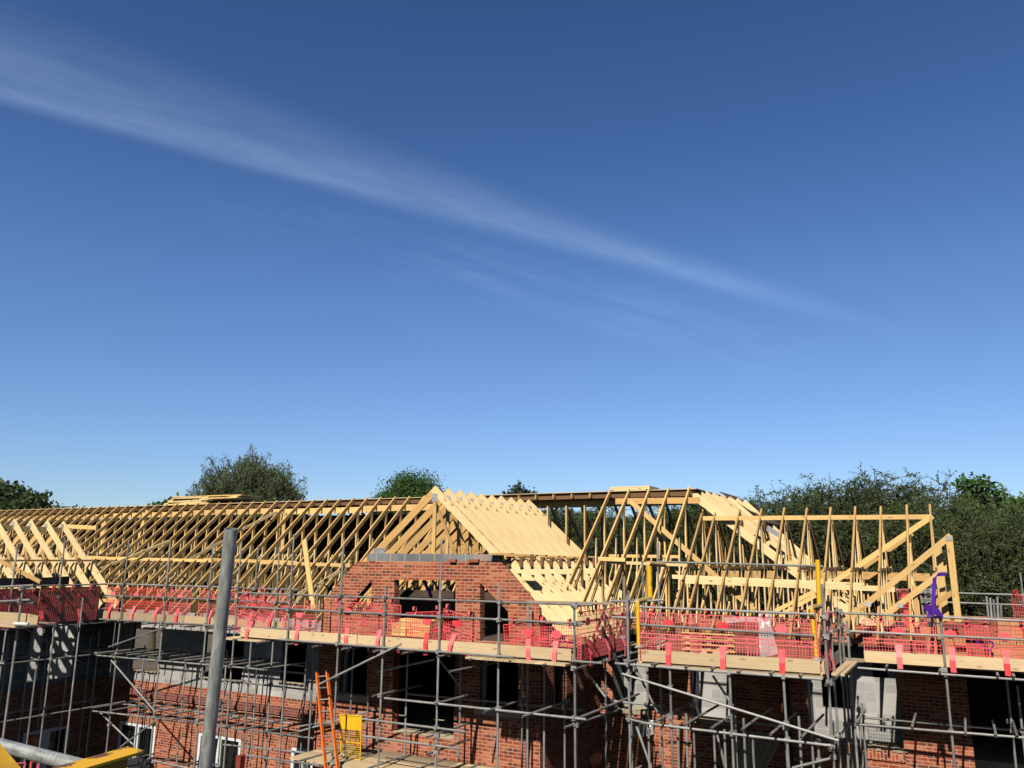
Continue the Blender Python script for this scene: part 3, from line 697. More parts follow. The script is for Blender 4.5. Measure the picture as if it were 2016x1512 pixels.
# mono trusses standing at the right end
def mono(label, Y, rake, post, more=()):
    t = thing('mono_truss', label, 'roof truss', (at(*post[1], Y=Y).x, Y, at(*post[1], Y=Y).z), 'sloping end trusses at the right end of the roof')
    MB().beam(at(*rake[0], Y=Y), at(*rake[1], Y=Y), .04, .125, V(0, 1, 0)).build('rafter', M['mid_wood'], t)
    MB().beam(at(*post[0], Y=Y + .004), at(*post[1], Y=Y + .004), .045, .13, V(0, 1, 0)).build('post', M['mid_wood'], t)
    for a, b in more: MB().beam(at(*a, Y=Y + .05), at(*b, Y=Y + .05), .04, .1, V(0, 1, 0)).build('strut', M['tan_wood'], t)
    for q in (rake[1], ((rake[0][0] * 3 + rake[1][0]) / 4, (rake[0][1] * 3 + rake[1][1]) / 4)):
        c = at(q[0] - 4, q[1] + 6, Y=Y - .026); MB().box(c, .12, .006, .1).build('nail_plate', M['plate'], t)
mono('taller sloping end truss, its rake reaching the highest right corner', 20.0, ((1660, 1226), (1872, 1054)), ((1868, 1054), (1887, 1224)), [((1830, 1196), (1882, 1162))])
mono('lower sloping end truss tied with the purple strap', 20.35, ((1742, 1212), (1878, 1108)), ((1847, 1078), (1863, 1222)), [((1800, 1165), (1806, 1215))])

# ------------------------------------------------------------ scaffolds
random.seed(11)
R_ = .0238
DK = 5.03
cp = MB(); cp.beam((-.055, 0, 0), (.055, 0, 0), .085, .07); cp.beam((0, -.045, 0), (0, .085, 0), .07, .10); cp.tube((.03, .05, -.06), (.03, .05, .06), .014, 6); cp.tube((-.05, -.03, .02), (-.05, .05, .02), .013, 6)
CPM = cp.build('coupler', M['coupler']).data
bpy.data.objects.remove(bpy.data.objects['coupler'])
class Scaf:
    def __init__(s, label, loc, name='scaffold'):
        s.r = thing(name, label, 'scaffold', loc, 'tube scaffolds around the brick building'); s.st = []; s.h = []; s.nc = 0
    def tube(s, kind, a, b, hollow=True, m='tube', r=R_):
        return MB().tube(a, b, r, 9, None, hollow).build(kind, M[m], s.r)
    def std(s, x, y, Y, zb=0.0):
        p = at(x, y, Y=Y); s.stw(p.x, p.y, p.z, zb)
    def stw(s, X, Y, zt, zb=0.0):
        lean = random.uniform(-.012, .012)
        s.tube('standard', (X, Y, zb), (X + lean, Y, zt)); s.st.append((X, Y, zb, zt))
    def hor(s, kind, a, b, Y):
        p, q = at(*a, Y=Y), at(*b, Y=Y); s.hw(kind, p, q)
    def hw(s, kind, p, q):
        s.tube(kind, p, q); s.h.append((Vector(p), Vector(q)))
    def board(s, kind, a, b, w, h, m='board', side=V(0, 1, 0)):
        return MB().beam(a, b, w, h, side).build(kind, M[m], s.r)
    def deck(s, x0, x1, y0, y1, z=DK, along='x', L=3.6, dark=False, keep=9):
        n = max(1, round((y1 - y0) / .232)) if along == 'x' else max(1, round((x1 - x0) / .232))
        for i in range(n):
            if along == 'x':
                x = x0; y = y0 + (i + .5) * (y1 - y0) / n
                while x < x1 - .2:
                    e = min(x1, x + L + random.uniform(-.1, .1)); s.board('deck_board', (x, y, z - .02 + random.uniform(-.004, .004)), (e - .01, y, z - .02 + random.uniform(-.006, .006)), .222, .038, 'board_dark' if random.random() < .25 else 'board'); x = e
            else:
                x = x0 + (i + .5) * (x1 - x0) / n
                s.board('deck_board', (x, y0, z - .02), (x, y1 + random.uniform(-.1, .1), z - .02), .222, .038, 'board', V(1, 0, 0))
    def toe(s, x0, x1, Y, z=DK, L=3.7):
        x = x0
        while x < x1 - .05:
            e = min(x1, x + L); s.board('toe_board', (x, Y + random.uniform(-.006, .006), z + .112 + random.uniform(-.004, .004)), (e - .015, Y, z + .112), .038, .225, 'board' if random.random() < .8 else 'board_dark'); x = e
    def transoms(s, xs, y0, y1, z, kind='transom'):
        for x in xs:
            d = random.uniform(-.06, .06); s.hw(kind, (x + d, y0 + random.uniform(-.08, .08), z + random.uniform(-.01, .02)), (x + d + random.uniform(-.05, .05), y1 + random.uniform(-.06, .06), z))
    def finish(s, mx=70):
        c = []
        for (X, Y, z0, z1) in s.st:
            for p, q in s.h:
                d = q - p; L2 = d.x * d.x + d.y * d.y
                if L2 < .01: continue
                t = ((X - p.x) * d.x + (Y - p.y) * d.y) / L2
                if -.02 < t < 1.02:
                    r = p + d * t
                    if math.hypot(r.x - X, r.y - Y) < .13 and z0 - .1 < r.z < z1 + .1: c.append((Vector((X, Y - .0, r.z)), math.atan2(d.y, d.x)))
        for l, ang in c[:mx]:
            o = bpy.data.objects.new('coupler', CPM); COL.objects.link(o); o.parent = s.r
            o.location = l - s.r.location; o.scale = (.86, .86, .86); o.rotation_euler = (0, 0, ang + random.choice((0, 3.14159)))
# --- along the recessed left wall
S = Scaf('tube scaffold along the recessed brick wall left of the gable bay', (-20, 17.2, 0))
for q in ((254, 1062), (336, 1070), (420, 1067), (475, 1067), (509, 1074), (551, 1077)): S.std(*q, 17.2)
for q in ((286, 1270), (369, 1266), (508, 1290), (603, 1300), (447, 1280)): S.std(*q, 18.5)
S.hor('guard_rail', (203, 1149), (476, 1157), 17.25); S.hor('guard_rail', (202, 1172), (470, 1182), 17.25)
S.hor('guard_rail', (440, 1157.5), (588, 1161), 17.3); S.hor('guard_rail', (452, 1182), (590, 1187), 17.3)
S.hor('ledger', (196, 1219), (462, 1233), 17.15); S.hor('ledger', (400, 1231), (600, 1240), 17.15)
S.hor('ledger', (187, 1290), (415, 1309.5), 17.15); S.hor('ledger', (405, 1308), (610, 1327), 17.15)
S.hor('ledger', (366, 1295), (600, 1311), 18.55); S.hor('ledger', (225, 1284), (372, 1293), 18.55)
S.hor('ledger', (183, 1400), (320, 1415), 17.15); S.hor('ledger', (308, 1414), (620, 1454), 17.15)
S.hor('ledger', (220, 1384), (470, 1410), 18.5); S.hor('ledger', (440, 1408), (622, 1430), 18.5)
S.hor('guard_rail', (480, 1344), (604, 1358), 17.1); S.hor('guard_rail', (452, 1341), (482, 1340), 17.1)
S.hor('guard_rail', (484, 1487), (636, 1508), 17.1); S.hor('guard_rail', (440, 1466), (620, 1484), 17.5); S.hor('ledger', (290, 1495), (500, 1540), 17.15)
S.deck(-23.95, -16.2, 17.3, 18.45); S.toe(-23.97, -16.3, 17.29)
S.transoms([-23.4 + .85 * i for i in range(9)], 17.0, 18.7, 4.97)
S.transoms([-23.6 + .62 * i for i in range(12)], 17.0, 18.72, 4.03); S.transoms([-23.4 + .68 * i for i in range(12)], 16.95, 18.74, 2.46)
S.transoms([-22.6 + .9 * i for i in range(8)], 16.7, 18.7, .95)
S.hor('ledger', (250, 1512), (470, 1545), 17.1)
for a, b, Y in (((214, 1274), (328, 1233.5), 17.1), ((219, 1300), (306, 1402), 17.1), ((303, 1421), (237, 1471), 17.1), ((196, 1402), (262, 1466), 17.3), ((589, 1440), (738, 1397), 17.0), ((590, 1430), (700, 1412), 17.05)): S.hor('brace', a, b, Y)
S.finish(60)
# --- gable bay
B = Scaf('tube scaffold wrapping the front and side of the gable bay', (-11.5, 15.4, 0))
for q in ((579, 1052), (676.5, 1072), (759, 1155), (870, 1060), (984, 1148), (1131, 1196)): B.std(*q, 15.4)
for q in ((697, 1270), (726, 1367), (803, 1290), (908, 1290), (1029, 1300), (1111, 1285), (626, 1152), (1040, 1180)): B.std(*q, 16.9)
B.hor('guard_rail', (470, 1167), (1166, 1191.5), 15.45); B.hor('guard_rail', (468, 1194.5), (1148, 1228), 15.45)
B.hor('ledger', (548, 1259), (815, 1279.5), 15.35); B.hor('ledger', (790, 1278), (1012, 1294), 15.35)
B.hor('ledger', (757, 1374.5), (1154, 1416.5), 15.35); B.hor('ledger', (802, 1366), (1000, 1384), 16.85); B.hor('ledger', (1020, 1386), (1150, 1398), 16.85)
B.hor('guard_rail', (714, 1415.5), (916, 1440.5), 15.35); B.hor('guard_rail', (714, 1449), (907, 1474.5), 15.35)
B.hor('brace', (629, 1347), (790, 1268), 15.3); B.hor('brace', (740, 1323), (856, 1298), 16.2); B.hor('brace', (861, 1294), (905, 1350), 16.4); B.hor('brace', (1152, 1320), (1192, 1372), 16.5)
for x in (739, 862, 974, 1049): 
    p = at(x, (1374, 1389, 1400, 1409)[(739, 862, 974, 1049).index(x)], Y=15.35); B.hw('transom', p + V(0, -.1 - (x > 900) * .35, .05), p + V(0, 1.75, .05))
p = at(1134, 1417, Y=15.35); B.hw('transom', p + V(-.1, -.3, -.1), p + V(.1, 1.9, -.1)); B.hw('transom', p + V(.1, 0, .05), p + V(.1, 3.2, .05))
for x, y in ((850, 1448), (850, 1482)):
    p = at(x, y, Y=15.35); B.hw('guard_rail', p + V(.0, -.2, 0), p + V(.0, 1.6, 0))
B.transoms([-16.0 + .86 * i for i in range(11)], 15.15, 17.0, 4.955)
B.transoms([-13.6 + .9 * i for i in range(5)], 15.2, 16.95, 2.48)
B.deck(-16.15, -6.95, 15.47, 16.95); B.deck(-16.6, -15.2, 15.3, 16.3, DK - .045); B.toe(-16.05, -6.97, 15.46)
B.deck(-9.3, -7.0, 15.2, 15.9, 4.99, 'y')
B.deck(-14.05, -9.3, 15.3, 16.95, 2.47)
# return side
B.board('toe_board', (-6.94, 15.5, DK + .11), (-6.94, 18.6, DK + .11), .038, .225, 'board', V(1, 0, 0))
B.deck(-8.4, -6.98, 16.95, 18.7, DK, 'y')
for Y, zt in ((17.0, 6.2), (18.55, 6.3)): B.stw(-6.9, Y, zt)
for z in (6.08, 5.75): B.hw('guard_rail', (-6.9, 15.3, z), (-6.9, 18.9, z))
for z in (4.9, 3.97, 2.4): B.hw('ledger', (-6.86, 15.3, z), (-6.86, 19.0, z))
for X, Y in ((-8.2, 18.4), (-8.3, 16.9)): B.stw(X, Y, 5.0)
p = at(1134, 1302, Y=15.3); B.hw('transom', p + V(-.1, -.0, 0), p + V(.55, 0, 0)); p = at(1190, 1293, X=-6.9); B.hw('transom', p + V(-.05, 0, 0), p + V(-.55, 0, 0)); B.hw('transom', (-9.45, 14.85, 4.72), (-9.3, 17.1, 4.74))
B.finish(80)
# --- loading bay
L = Scaf('tube scaffold of the projecting loading bay with yellow gate', (-4, 16.2, 0))
for q in ((1234.7, 1171.5), (1318, 1312), (1436, 1321), (1543, 1328), (1617.5, 1150)): L.std(*q, 16.15)
for q in ((1273, 1300), (1362, 1310), (1405, 1425), (1480, 1440), (1590, 1330), (1300, 1310)): L.std(*q, 17.6)
for q in ((1333, 1427, 16.4), (1425, 1436, 16.3), (1546, 1440, 16.3), (1610, 1455, 16.2)): L.std(*q)
for q, b in (((1350, 1402), 3.1), ((1446, 1409), 2.6), ((1463, 1414), 3.0), ((1572, 1410), 2.8)):
    p = at(*q, Y=16.5); L.stw(p.x, p.y, p.z, b)
for q in ((1227, 1135, 18.6), (1294, 1070, 18.9), (1265, 1104, 18.9)): L.std(*q, zb=DK)
L.hor('guard_rail', (1259, 1195), (1604, 1209.5), 16.2); L.hor('guard_rail', (1259, 1229.5), (1603, 1252), 16.2)
L.hor('guard_rail', (1203, 1183), (1240, 1185), 16.3); L.hor('guard_rail', (1240, 1185), (1308, 1181), 17.0); L.hor('guard_rail', (1205, 1215), (1256, 1217), 16.3)
L.hor('gate_rail', (1293, 1106), (1620, 1115), 18.4)
L.hor('ledger', (1211, 1306), (1445, 1325), 16.1); L.hor('ledger', (1425, 1323), (1618, 1337.5), 16.1)
L.hor('ledger', (1232, 1415), (1275, 1424), 16.1); L.hor('ledger', (1262, 1423), (1460, 1447), 16.1); L.hor('ledger', (1440, 1445), (1636, 1468), 16.1)
L.hor('ledger', (1203, 1380), (1310, 1391), 17.6); L.hor('ledger', (1290, 1401), (1545, 1430), 17.6)
L.hor('brace', (1224.5, 1326.5), (1651, 1458.5), 16.03); L.hor('brace', (1253, 1430), (1282, 1512), 16.2); L.hor('brace', (1251, 1314), (1294, 1402), 16.6); L.hor('brace', (1403, 1330), (1440, 1385), 16.6)
L.hor('brace', (1412, 1447), (1428, 1512), 16.4); L.hor('brace', (1560, 1512), (1640, 1492), 16.1)
for i, (x, y) in enumerate(((1290, 1421), (1346, 1428), (1400, 1434), (1461, 1436), (1517, 1446), (1577, 1452))):
    p = at(x, y, Y=15.6); L.hw('transom', p, p + V(.05, 2.3, .03))
L.transoms([-6.0 + .55 * i for i in range(8)], 15.95, 18.9, 4.995)
L.deck(-5.85, -2.38, 16.25, 19.0, DK, 'x', 3.95); L.deck(-5.9, -2.36, 16.1, 16.8, DK - .05, 'x', 3.95); L.toe(-5.8, -2.4, 16.24)
L.board('toe_board', (-5.86, 16.25, DK + .11), (-5.86, 17.3, DK + .11), .038, .22, 'board', V(1, 0, 0)); L.board('toe_board', (-2.36, 16.2, DK + .11), (-2.36, 18.6, DK + .11), .038, .22, 'board', V(1, 0, 0))
L.deck(-7.4, -1.95, 18.95, 19.42, DK - .01)
for a, b in ((1270, 1364), (1437, 1598)): L.deck(px(a, 1320, YR), px(b, 1320, YR), 19.44, 20.66, DK - .01)  # inner boards added only before the brick piers, to shade them
for z in (6.02, 5.68): L.hw('guard_rail', (-2.32, 16.05, z), (-2.32, 18.9, z))
for z in (4.9, 3.84): L.hw('ledger', (-2.28, 15.8, z), (-2.28, 19.1, z))
for Y in (17.2, 18.3): L.stw(-2.32, Y, 6.1)
L.deck(-2.3, -2.02, 16.5, 18.7, DK - .01, 'y')
L.finish(80)
# --- right
Q = Scaf('tube scaffold along the right wall where the purple strap hangs', (0, 18.8, 0))
for q in ((1850, 1208), (1656, 1204), (1668, 1222)): Q.std(*q, 18.8)
for q in ((1672, 1345), (1688, 1370), (1697, 1385), (1980, 1335), (2003, 1350)): Q.std(*q, 19.9)
Q.hor('guard_rail', (1653, 1207), (1848, 1215), 18.78); Q.hor('guard_rail', (1846, 1215), (2060, 1224.5), 18.78)
Q.hor('guard_rail', (1663, 1242), (1848, 1252), 18.78); Q.hor('guard_rail', (1852, 1252), (2060, 1262), 18.78)
Q.hor('ledger', (1675, 1314), (1860, 1328), 18.74); Q.hor('ledger', (1853, 1327.5), (2060, 1342), 18.74)
Q.hor('ledger', (1690, 1412), (2060, 1443), 19.9); Q.hor('ledger', (1684, 1426), (1880, 1442), 18.74); Q.hor('ledger', (1872, 1441), (2060, 1456), 18.74)
for x, y in ((1795, 1433), (1901, 1445), (1961, 1449), (2003, 1450), (1686, 1424)):
    p = at(x, y, Y=18.4); Q.hw('transom', p, p + V(0, 1.6, .02))
for x, y in ((1744, 1314), (1850, 1323), (1965, 1331), (1997, 1333)):
    p = at(x, y, Y=18.45); Q.hw('transom', p, p + V(0, 1.6, .02))
Q.deck(-1.9, 3.2, 18.85, 19.42, DK - .02); Q.deck(px(1768, 1330, YR), 3.2, 19.44, 20.66, DK - .02); Q.toe(-1.93, 3.2, 18.84, DK - .02)  # inner run of boards added before the pier to shade its brick
Q.finish(60)
# --- left wing side
G = Scaf('tube scaffold in shade along the left wing wall', (-24, 14, 0))
for q in ((129, 1060), (35, 1070)): p = at(*q, X=-23.95); G.stw(p.x, p.y, p.z)
for q in ((164, 1177), (72, 1315)):
    p = at(*q, X=-23.2); G.stw(p.x, p.y, p.z)
for q in ((18, 1250), (62, 1250), (95, 1260), (140, 1255), (180, 1255), (197, 1240)):
    p = at(*q, X=-25.1); G.stw(p.x, p.y, p.z)
for z in (6.08, 5.74): G.hw('guard_rail', (-23.97, 9, z), (-23.97, 17.3, z))
for z in (4.9, 3.96, 2.4): G.hw('ledger', (-23.97, 9, z), (-23.97, 18.4, z)); G.hw('ledger', (-25.1, 9, z), (-25.1, 18.4, z))
G.deck(-25.39, -24.05, 5.5, 18.7, DK, 'y'); G.board('toe_board', (-24.02, 10.5, DK + .11), (-24.02, 14.0, DK + .11), .038, .225, 'board', V(1, 0, 0)); G.board('toe_board', (-24.02, 14.02, DK + .11), (-24.02, 17.3, DK + .11), .038, .225, 'board', V(1, 0, 0))
for i in range(7): G.hw('transom', (-23.8, 11.5 + i, 4.96), (-25.3, 11.5 + i, 4.96)); G.hw('transom', (-23.7, 11.2 + i, 4.0), (-25.3, 11.2 + i, 4.0))
G.hw('brace', (-25.0, 15.3, 4.9), (-25.0, 17.5, 3.6))
G.finish(40)
hb = MB(); 
for i in range(3): hb.slab([(11.4 + i * 2.0, DK), (13.38 + i * 2.0, DK), (13.38 + i * 2.0, DK + .97), (11.4 + i * 2.0, DK + .97)], [], lambda u, v: (-24.38, u, v), -.02, (1, 0, 0))
tag(hb.build('hoarding_sheet', M['brown_wood'], None, V(-24.38, 14, DK)), 'brown plywood sheets standing behind the barriers on the shaded left wing deck', 'plywood sheet')
bs = MB(); pts = [at(x, y, X=-24.0) for x, y in ((-20, 1148), (40, 1147), (90, 1145.5), (136, 1143))]
bs.strip(pts, V(0, 0, .13), .01); tag(bs.build('plastic_sheet', M['black'], None, pts[1]), 'black plastic sheet draped over the rail of the left wing scaffold', 'plastic sheet')
# --- small near platform at the left edge
K = Scaf('small near platform of boards and rails at the left edge of the view', (-17, 10.5, 0))
for q in ((44, 1165), ): K.std(*q, 11.0)
K.hor('guard_rail', (-40, 1158), (67, 1152), 11.0); K.hor('guard_rail', (-40, 1186), (60, 1181), 11.0); K.hor('guard_rail', (40, 1158), (71, 1159.5), 11.05); K.hor('guard_rail', (38, 1185), (67, 1187), 11.05)
p = at(62, 1232, Y=11.0)
K.board('deck_board', (p.x - 2.6, 10.9, p.z), (p.x, 10.9, p.z), .5, .04); K.board('deck_board', (p.x - 2.6, 11.4, p.z), (p.x - .1, 11.4, p.z), .45, .04)
K.board('toe_board', (p.x - 2.6, 11.2, p.z + .12), (p.x - .42, 11.2, p.z + .12), .04, .2); K.board('toe_board', (p.x - .36, 11.15, p.z + .12), (p.x - .02, 11.15, p.z + .1), .04, .19, 'board')
K.finish(10)
tb = MB().tube(at(28, 1228, Y=10.7), at(56, 1229, Y=10.7), .035, 8).build('plastic_tube', M['white'], None, at(40, 1228, Y=10.7)); tag(tb, 'short white plastic tube lying on the near platform at the left edge', 'tube')
# --- behind the right end
N = Scaf('sunlit tube rails beyond the unfinished right end, before the trees', (2, 27, 0))
for a, b in (((1560, 1160), (1840, 1161)), ((1800, 1165), (2060, 1173)), ((1815, 1184), (2060, 1193)), ((1770, 1178), (1850, 1180))): N.hor('guard_rail', a, b, 27.0)
for q in ((1765, 1160), (1820, 1150), (1832, 1150), (1812, 1160), (2009, 1127), (1752, 1165)): N.std(*q, 27.0)
N.deck(-3, 6, 26.2, 27.1, DK - .3)
N.finish(20)

# ------------------------------------------------------------ yellow loading bay gate
yg = thing('loading_bay_gate', 'yellow tubular up-and-over gate arms at the loading bay', 'gate', (-4, 17, DK))
for a, b, Y, r in (((1255.5, 1187), (1258, 1271), 16.3, .042), ((1277.5, 1110), (1280, 1181), 17.6, .058), ((1609.5, 1102), (1613, 1194), 17.6, .045), ((1598, 1199), (1607.5, 1296), 16.3, .04)):
    MB().tube(at(*a, Y=Y), at(*b, Y=Y), r, 10).build('yellow_post', M['yellow'], yg)
for a, b, Y in (((1254, 1184), (1280, 1179), 16.9), ((1596, 1197), (1616, 1193), 16.9), ((1276, 1109), (1308, 1112), 17.6)):
    MB().tube(at(*a, Y=Y - .5), at(*b, Y=Y + .5), .05, 8).build('arm', M['mid_wood'], yg)
for q in ((1258, 1273), (1608, 1298), (1226, 1256)):
    c = at(*q, Y=16.3); MB().tube(c, c + V(0, 0, .03), .075, 10).build('base_plate', M['plate'], yg)

# ------------------------------------------------------------ brick guards (pink mesh panels)
def guard_panel(w, h=.94):
    t = thing('brick_guard', 'x', 'mesh barrier', (0, 0, 0), 'pink-red mesh brick guards on the scaffold')
    g = MB(); z1, z0 = -.10, -.10 - h
    nv, nh = round(w / .056), 11; b = .0072
    for i in range(nv + 1):
        x = -w / 2 + w * i / nv; k = .016 if i in (0, nv) else b
        g.beam((x, 0, z0), (x, 0, z1), k, .007, V(1, 0, 0))
    for i in range(nh + 1):
        z = z0 + h * i / nh; k = .018 if i in (0, nh, 5, 6) else b
        g.beam((-w / 2, .0015, z), (w / 2, .0015, z), .006, k, V(0, 1, 0))
    for x in (-w * .36, -w * .12, w * .12, w * .36):
        for z in (z1 - .05, z0 + h * .48):
            for k in range(6):
                a0, a1 = k * 1.0472, (k + 1) * 1.0472
                g.beam((x + .022 * math.cos(a0), -.006, z + .022 * math.sin(a0)), (x + .022 * math.cos(a1), -.006, z + .022 * math.sin(a1)), .008, .010, V(0, 1, 0))
    g.build('mesh_panel', M['guard'], t)
    d = MB(); n = 20; q = [V(.115 * math.cos(6.283 * i / n), -.02, z1 - .2 + .082 * math.sin(6.283 * i / n)) for i in range(n)]
    d.face(q); d.face([v + V(0, .012, 0) for v in q[::-1]])
    for i in range(n): d.face([q[i], q[i] + V(0, .012, 0), q[(i + 1) % n] + V(0, .012, 0), q[(i + 1) % n]])
    d.build('disc', M['guard'], t)
    for s_ in (-.3, .3):
        k = MB(); k.beam((s_, -.08, -.05), (s_, -.08, .01), .045, .01, V(1, 0, 0)); k.beam((s_, -.08, .02), (s_, .015, .02), .05, .014, V(1, 0, 0)); k.beam((s_, .015, .02), (s_, .0, -.13), .05, .012, V(1, 0, 0)); k.beam((s_ - .03, -.015, -.12), (s_ + .03, -.015, -.12), .02, .05, V(0, 1, 0))
        k.build('hook', M['guard'], t)
    s_ = MB(); P = [V(0, -.012, z0 + .34), V(0, -.05, z0 + .22), V(0, -.10, z0 + .10), V(0, -.095, z0 - .12)]
    s_.strip(P, [V(.062, 0, 0), V(.056, 0, 0), V(.05, 0, 0), V(.05, 0, 0)], .006); s_.build('strap', M['guard'], t)
    return t
random.seed(5)
GP = {}
def guard(w, loc, label, tilt=0, rz=0, yaw=0, h=.94):
    k = (w, h)
    if k not in GP: GP[k] = o = guard_panel(w, h)
    else: o = copy_tree(GP[k])
    o.location = loc; o.rotation_euler = (random.uniform(-.02, .02), tilt, rz + yaw); o['label'] = label
    return o
# recessed wall
for i, (x, w, tl) in enumerate(((223, .62, 0), (268, 1.0, .0), (313, 1.0, 0.0), (355, .9, .0), (419, 1.1, .0), (450, .62, .05), (497, 1.0, -.05), (540, 1.0, .04))):
    X = at(x, 1160, Y=17.3).x
    guard(w, (X, 17.33, 6.08), f'pink mesh brick guard on the recessed wall scaffold, {nth(i + 1)} from the left wing', tl, 0, .0, .86)
# bay
bl = ['tilted pink guard leaning down to the right beside the big grey pole', 'pink guard hanging crooked under the leaning plank', 'red guard with round disc before the left edge of the gable brickwork', 'red guard with disc right of the first disc on the gable bay', 'red guard before the gable window, its disc beside the tall standard', 'pink guard slipped down to the right before the gable window', 'pink guard tipped up to the right before the pale lower rafters', 'pink guard at the right corner of the gable bay scaffold']
for i, (x, y, w, tl) in enumerate(((505, 1180, 1.1, .17), (590, 1190, 1.1, -.06), (685, 1183, 1.0, -.06), (752, 1184, 1.1, .01), (840, 1192, 1.1, -.07), (905, 1193, 1.1, .20), (1036, 1208, 1.1, -.12), (1096, 1200, 1.1, .02))):
    p = at(x, y, Y=15.5); hh = .90 if y < 1186 else .78 if y < 1195 else .66; guard(w, (p.x, 15.51, DK + .12 + hh), bl[i], tl, 0, random.uniform(-.05, .05), hh)
# bay return side
for i, Y in enumerate((15.98, 16.95, 17.95)): guard(.95 if i < 2 else .94, (-6.86, Y, 6.06), f'dark red guard on the side return of the gable bay, {nth(i + 1)} from its corner', 0, math.pi / 2)
# loading bay
for i, x in enumerate((1315, 1421, 1535)): guard(1.27, (at(x, 1200, Y=16.25).x, 16.27, 6.07), ('leftmost', 'middle', 'rightmost')[i] + ' red guard with round disc on the loading bay front', 0, 0, 0, .9)
guard(.95, (-5.84, 16.75, 6.05), 'red guard on the left side of the loading bay behind the yellow post', 0, math.pi / 2); guard(.95, (-2.33, 16.8, 6.05), 'dark red guard on the right side of the loading bay by the corner standard', 0, math.pi / 2)
# right
for i, x in enumerate((1765, 1868, 1973, 2075)): guard(1.3, (at(x, 1216, Y=18.85).x, 18.87, 5.93), ('pink guard on the right scaffold, left of the purple strap', 'pink guard on the right scaffold, just right of the purple strap', 'pink guard on the right scaffold, second right of the purple strap', 'pink guard on the right scaffold, cut by the edge of the view')[i], random.uniform(-.01, .01), 0, 0, .79)
# wing
for i, (x, w) in enumerate(((8, 1.2), (78, 1.2), (153, 1.2))): guard(w, (-23.93, at(x, 1200, X=-24.0).y, 6.06), f'shaded red guard on the left wing scaffold, {nth(i + 1)} from the left', 0, math.pi / 2)
guard(.95, at(1780, 1160, Y=26.9) + V(0, 0, .1), 'far pink guard seen between the end trusses', 0, .35)
guard(.94, at(2022, 1172, Y=25.0) + V(0, 0, .1), 'far pink guard at the right edge by the brick pile', 0, -.8)
guard(1.0, at(-34, 1470, Y=7.5), 'pink guard low at the bottom left behind the near rail', .3, .2); guard(.95, at(60, 1503, Y=7.0), 'pink guard under the near rail at the bottom left', -.2, -.3)

# ------------------------------------------------------------ ladder, ladder gate, strap
ld = thing('ladder', 'orange ladder leaning against the scaffold left of the yellow gate', 'ladder', at(652, 1512, Y=15.0))
A0, A1, C0, C1 = at(624, 1325, Y=15.9), at(643, 1530, Y=15.0), at(644, 1323, Y=15.9), at(667, 1530, Y=15.0)
for a, b in ((A0, A1), (C0, C1)):
    MB().beam(a, b, .035, .085, (C0 - A0)).build('stile', M['orange'], ld); MB().beam(a + (a - b).normalized() * .05, a, .042, .092, (C0 - A0)).build('end_cap', M['black'], ld)
for i in range(9):
    t = .04 + i * .118
    if t < 1: MB().tube(A0.lerp(A1, t), C0.lerp(C1, t), .017, 7).build('rung', M['tube'], ld)
lg = thing('ladder_gate', 'yellow mesh safety gate with solid top plate standing right of the orange ladder', 'gate', at(690, 1500, Y=15.9))
q = [at(669, 1407, Y=15.9), at(712, 1410, Y=15.9), at(709, 1497, Y=15.9), at(672, 1493, Y=15.9)]
f = MB()
for i in range(4): f.tube(q[i], q[(i + 1) % 4], .016, 7)
f.tube(q[0].lerp(q[3], .62), q[1].lerp(q[2], .62), .014, 6); f.build('frame', M['yellow'], lg)
MB().slab([(0, 0), (1, 0), (1, 1), (0, 1)], [], lambda u, v: q[0].lerp(q[1], u).lerp(q[3].lerp(q[2], u), .0 + .33 * (1 - v)), .012, (0, 1, 0)).build('top_plate', M['yellow'], lg)
f = MB()
for i in range(1, 11): f.beam(q[0].lerp(q[1], i / 11).lerp(q[3].lerp(q[2], i / 11), .33), q[3].lerp(q[2], i / 11), .005, .004)
for i in range(1, 14): t = .33 + .67 * i / 14; f.beam(q[0].lerp(q[3], t), q[1].lerp(q[2], t), .005, .007)
f.build('mesh', M['yellow'], lg)
ps = thing('strap', 'purple webbing strap tied from the sloping end truss to the rail', 'strap', at(1838, 1212, Y=19.3))
def rib(pts, w, nm, par):
    P = [at(*p[:2], Y=p[2]) for p in pts]; MB().strip(P, w, .008).build(nm, M['purple'], par)
rib([(1862, 1130, 20.0), (1846, 1131, 19.95), (1840, 1137, 19.8), (1839, 1160, 19.5), (1836, 1195, 19.0), (1834, 1199, 18.9)], [V(.0, 0, .04), V(.02, 0, .04), V(.036, 0, .02), V(.036, 0, 0), V(.036, 0, 0), V(.032, 0, 0)], 'webbing', ps)
rib([(1822, 1194, 18.75), (1834, 1200, 18.65), (1846, 1205, 18.66), (1852, 1216, 18.7)], [V(.02, 0, .06), V(.02, 0, .07), V(.03, 0, .06), V(.05, 0, .02)], 'knot', ps); rib([(1838, 1199, 18.7), (1832, 1208, 18.68), (1831, 1215, 18.66)], [V(.04, 0, .02), V(.055, 0, .01), V(.06, 0, .0)], 'tail', ps)
def hang(label, pts, w, m='purple'):
    P = [at(*p[:2], Y=p[2]) for p in pts]; o = MB().strip(P, w, .006).build('strap', M[m], None, P[0]); return tag(o, label, 'strap')
hang('purple strap hanging inside the gable window opening', [(836, 1143, 17.7), (838, 1152, 17.72), (845, 1163, 17.7), (849, 1176, 17.75)], V(.045, 0, .01))
hang('thin purple strap end hanging right of the other in the gable window', [(852, 1143, 17.9), (857, 1150, 17.9), (864, 1163, 17.9)], V(.03, 0, .01))
hang('purple strap hanging under the loading bay deck', [(1367, 1311, 19.3), (1368, 1340, 19.3), (1366, 1368, 19.3)], V(.03, 0, 0))
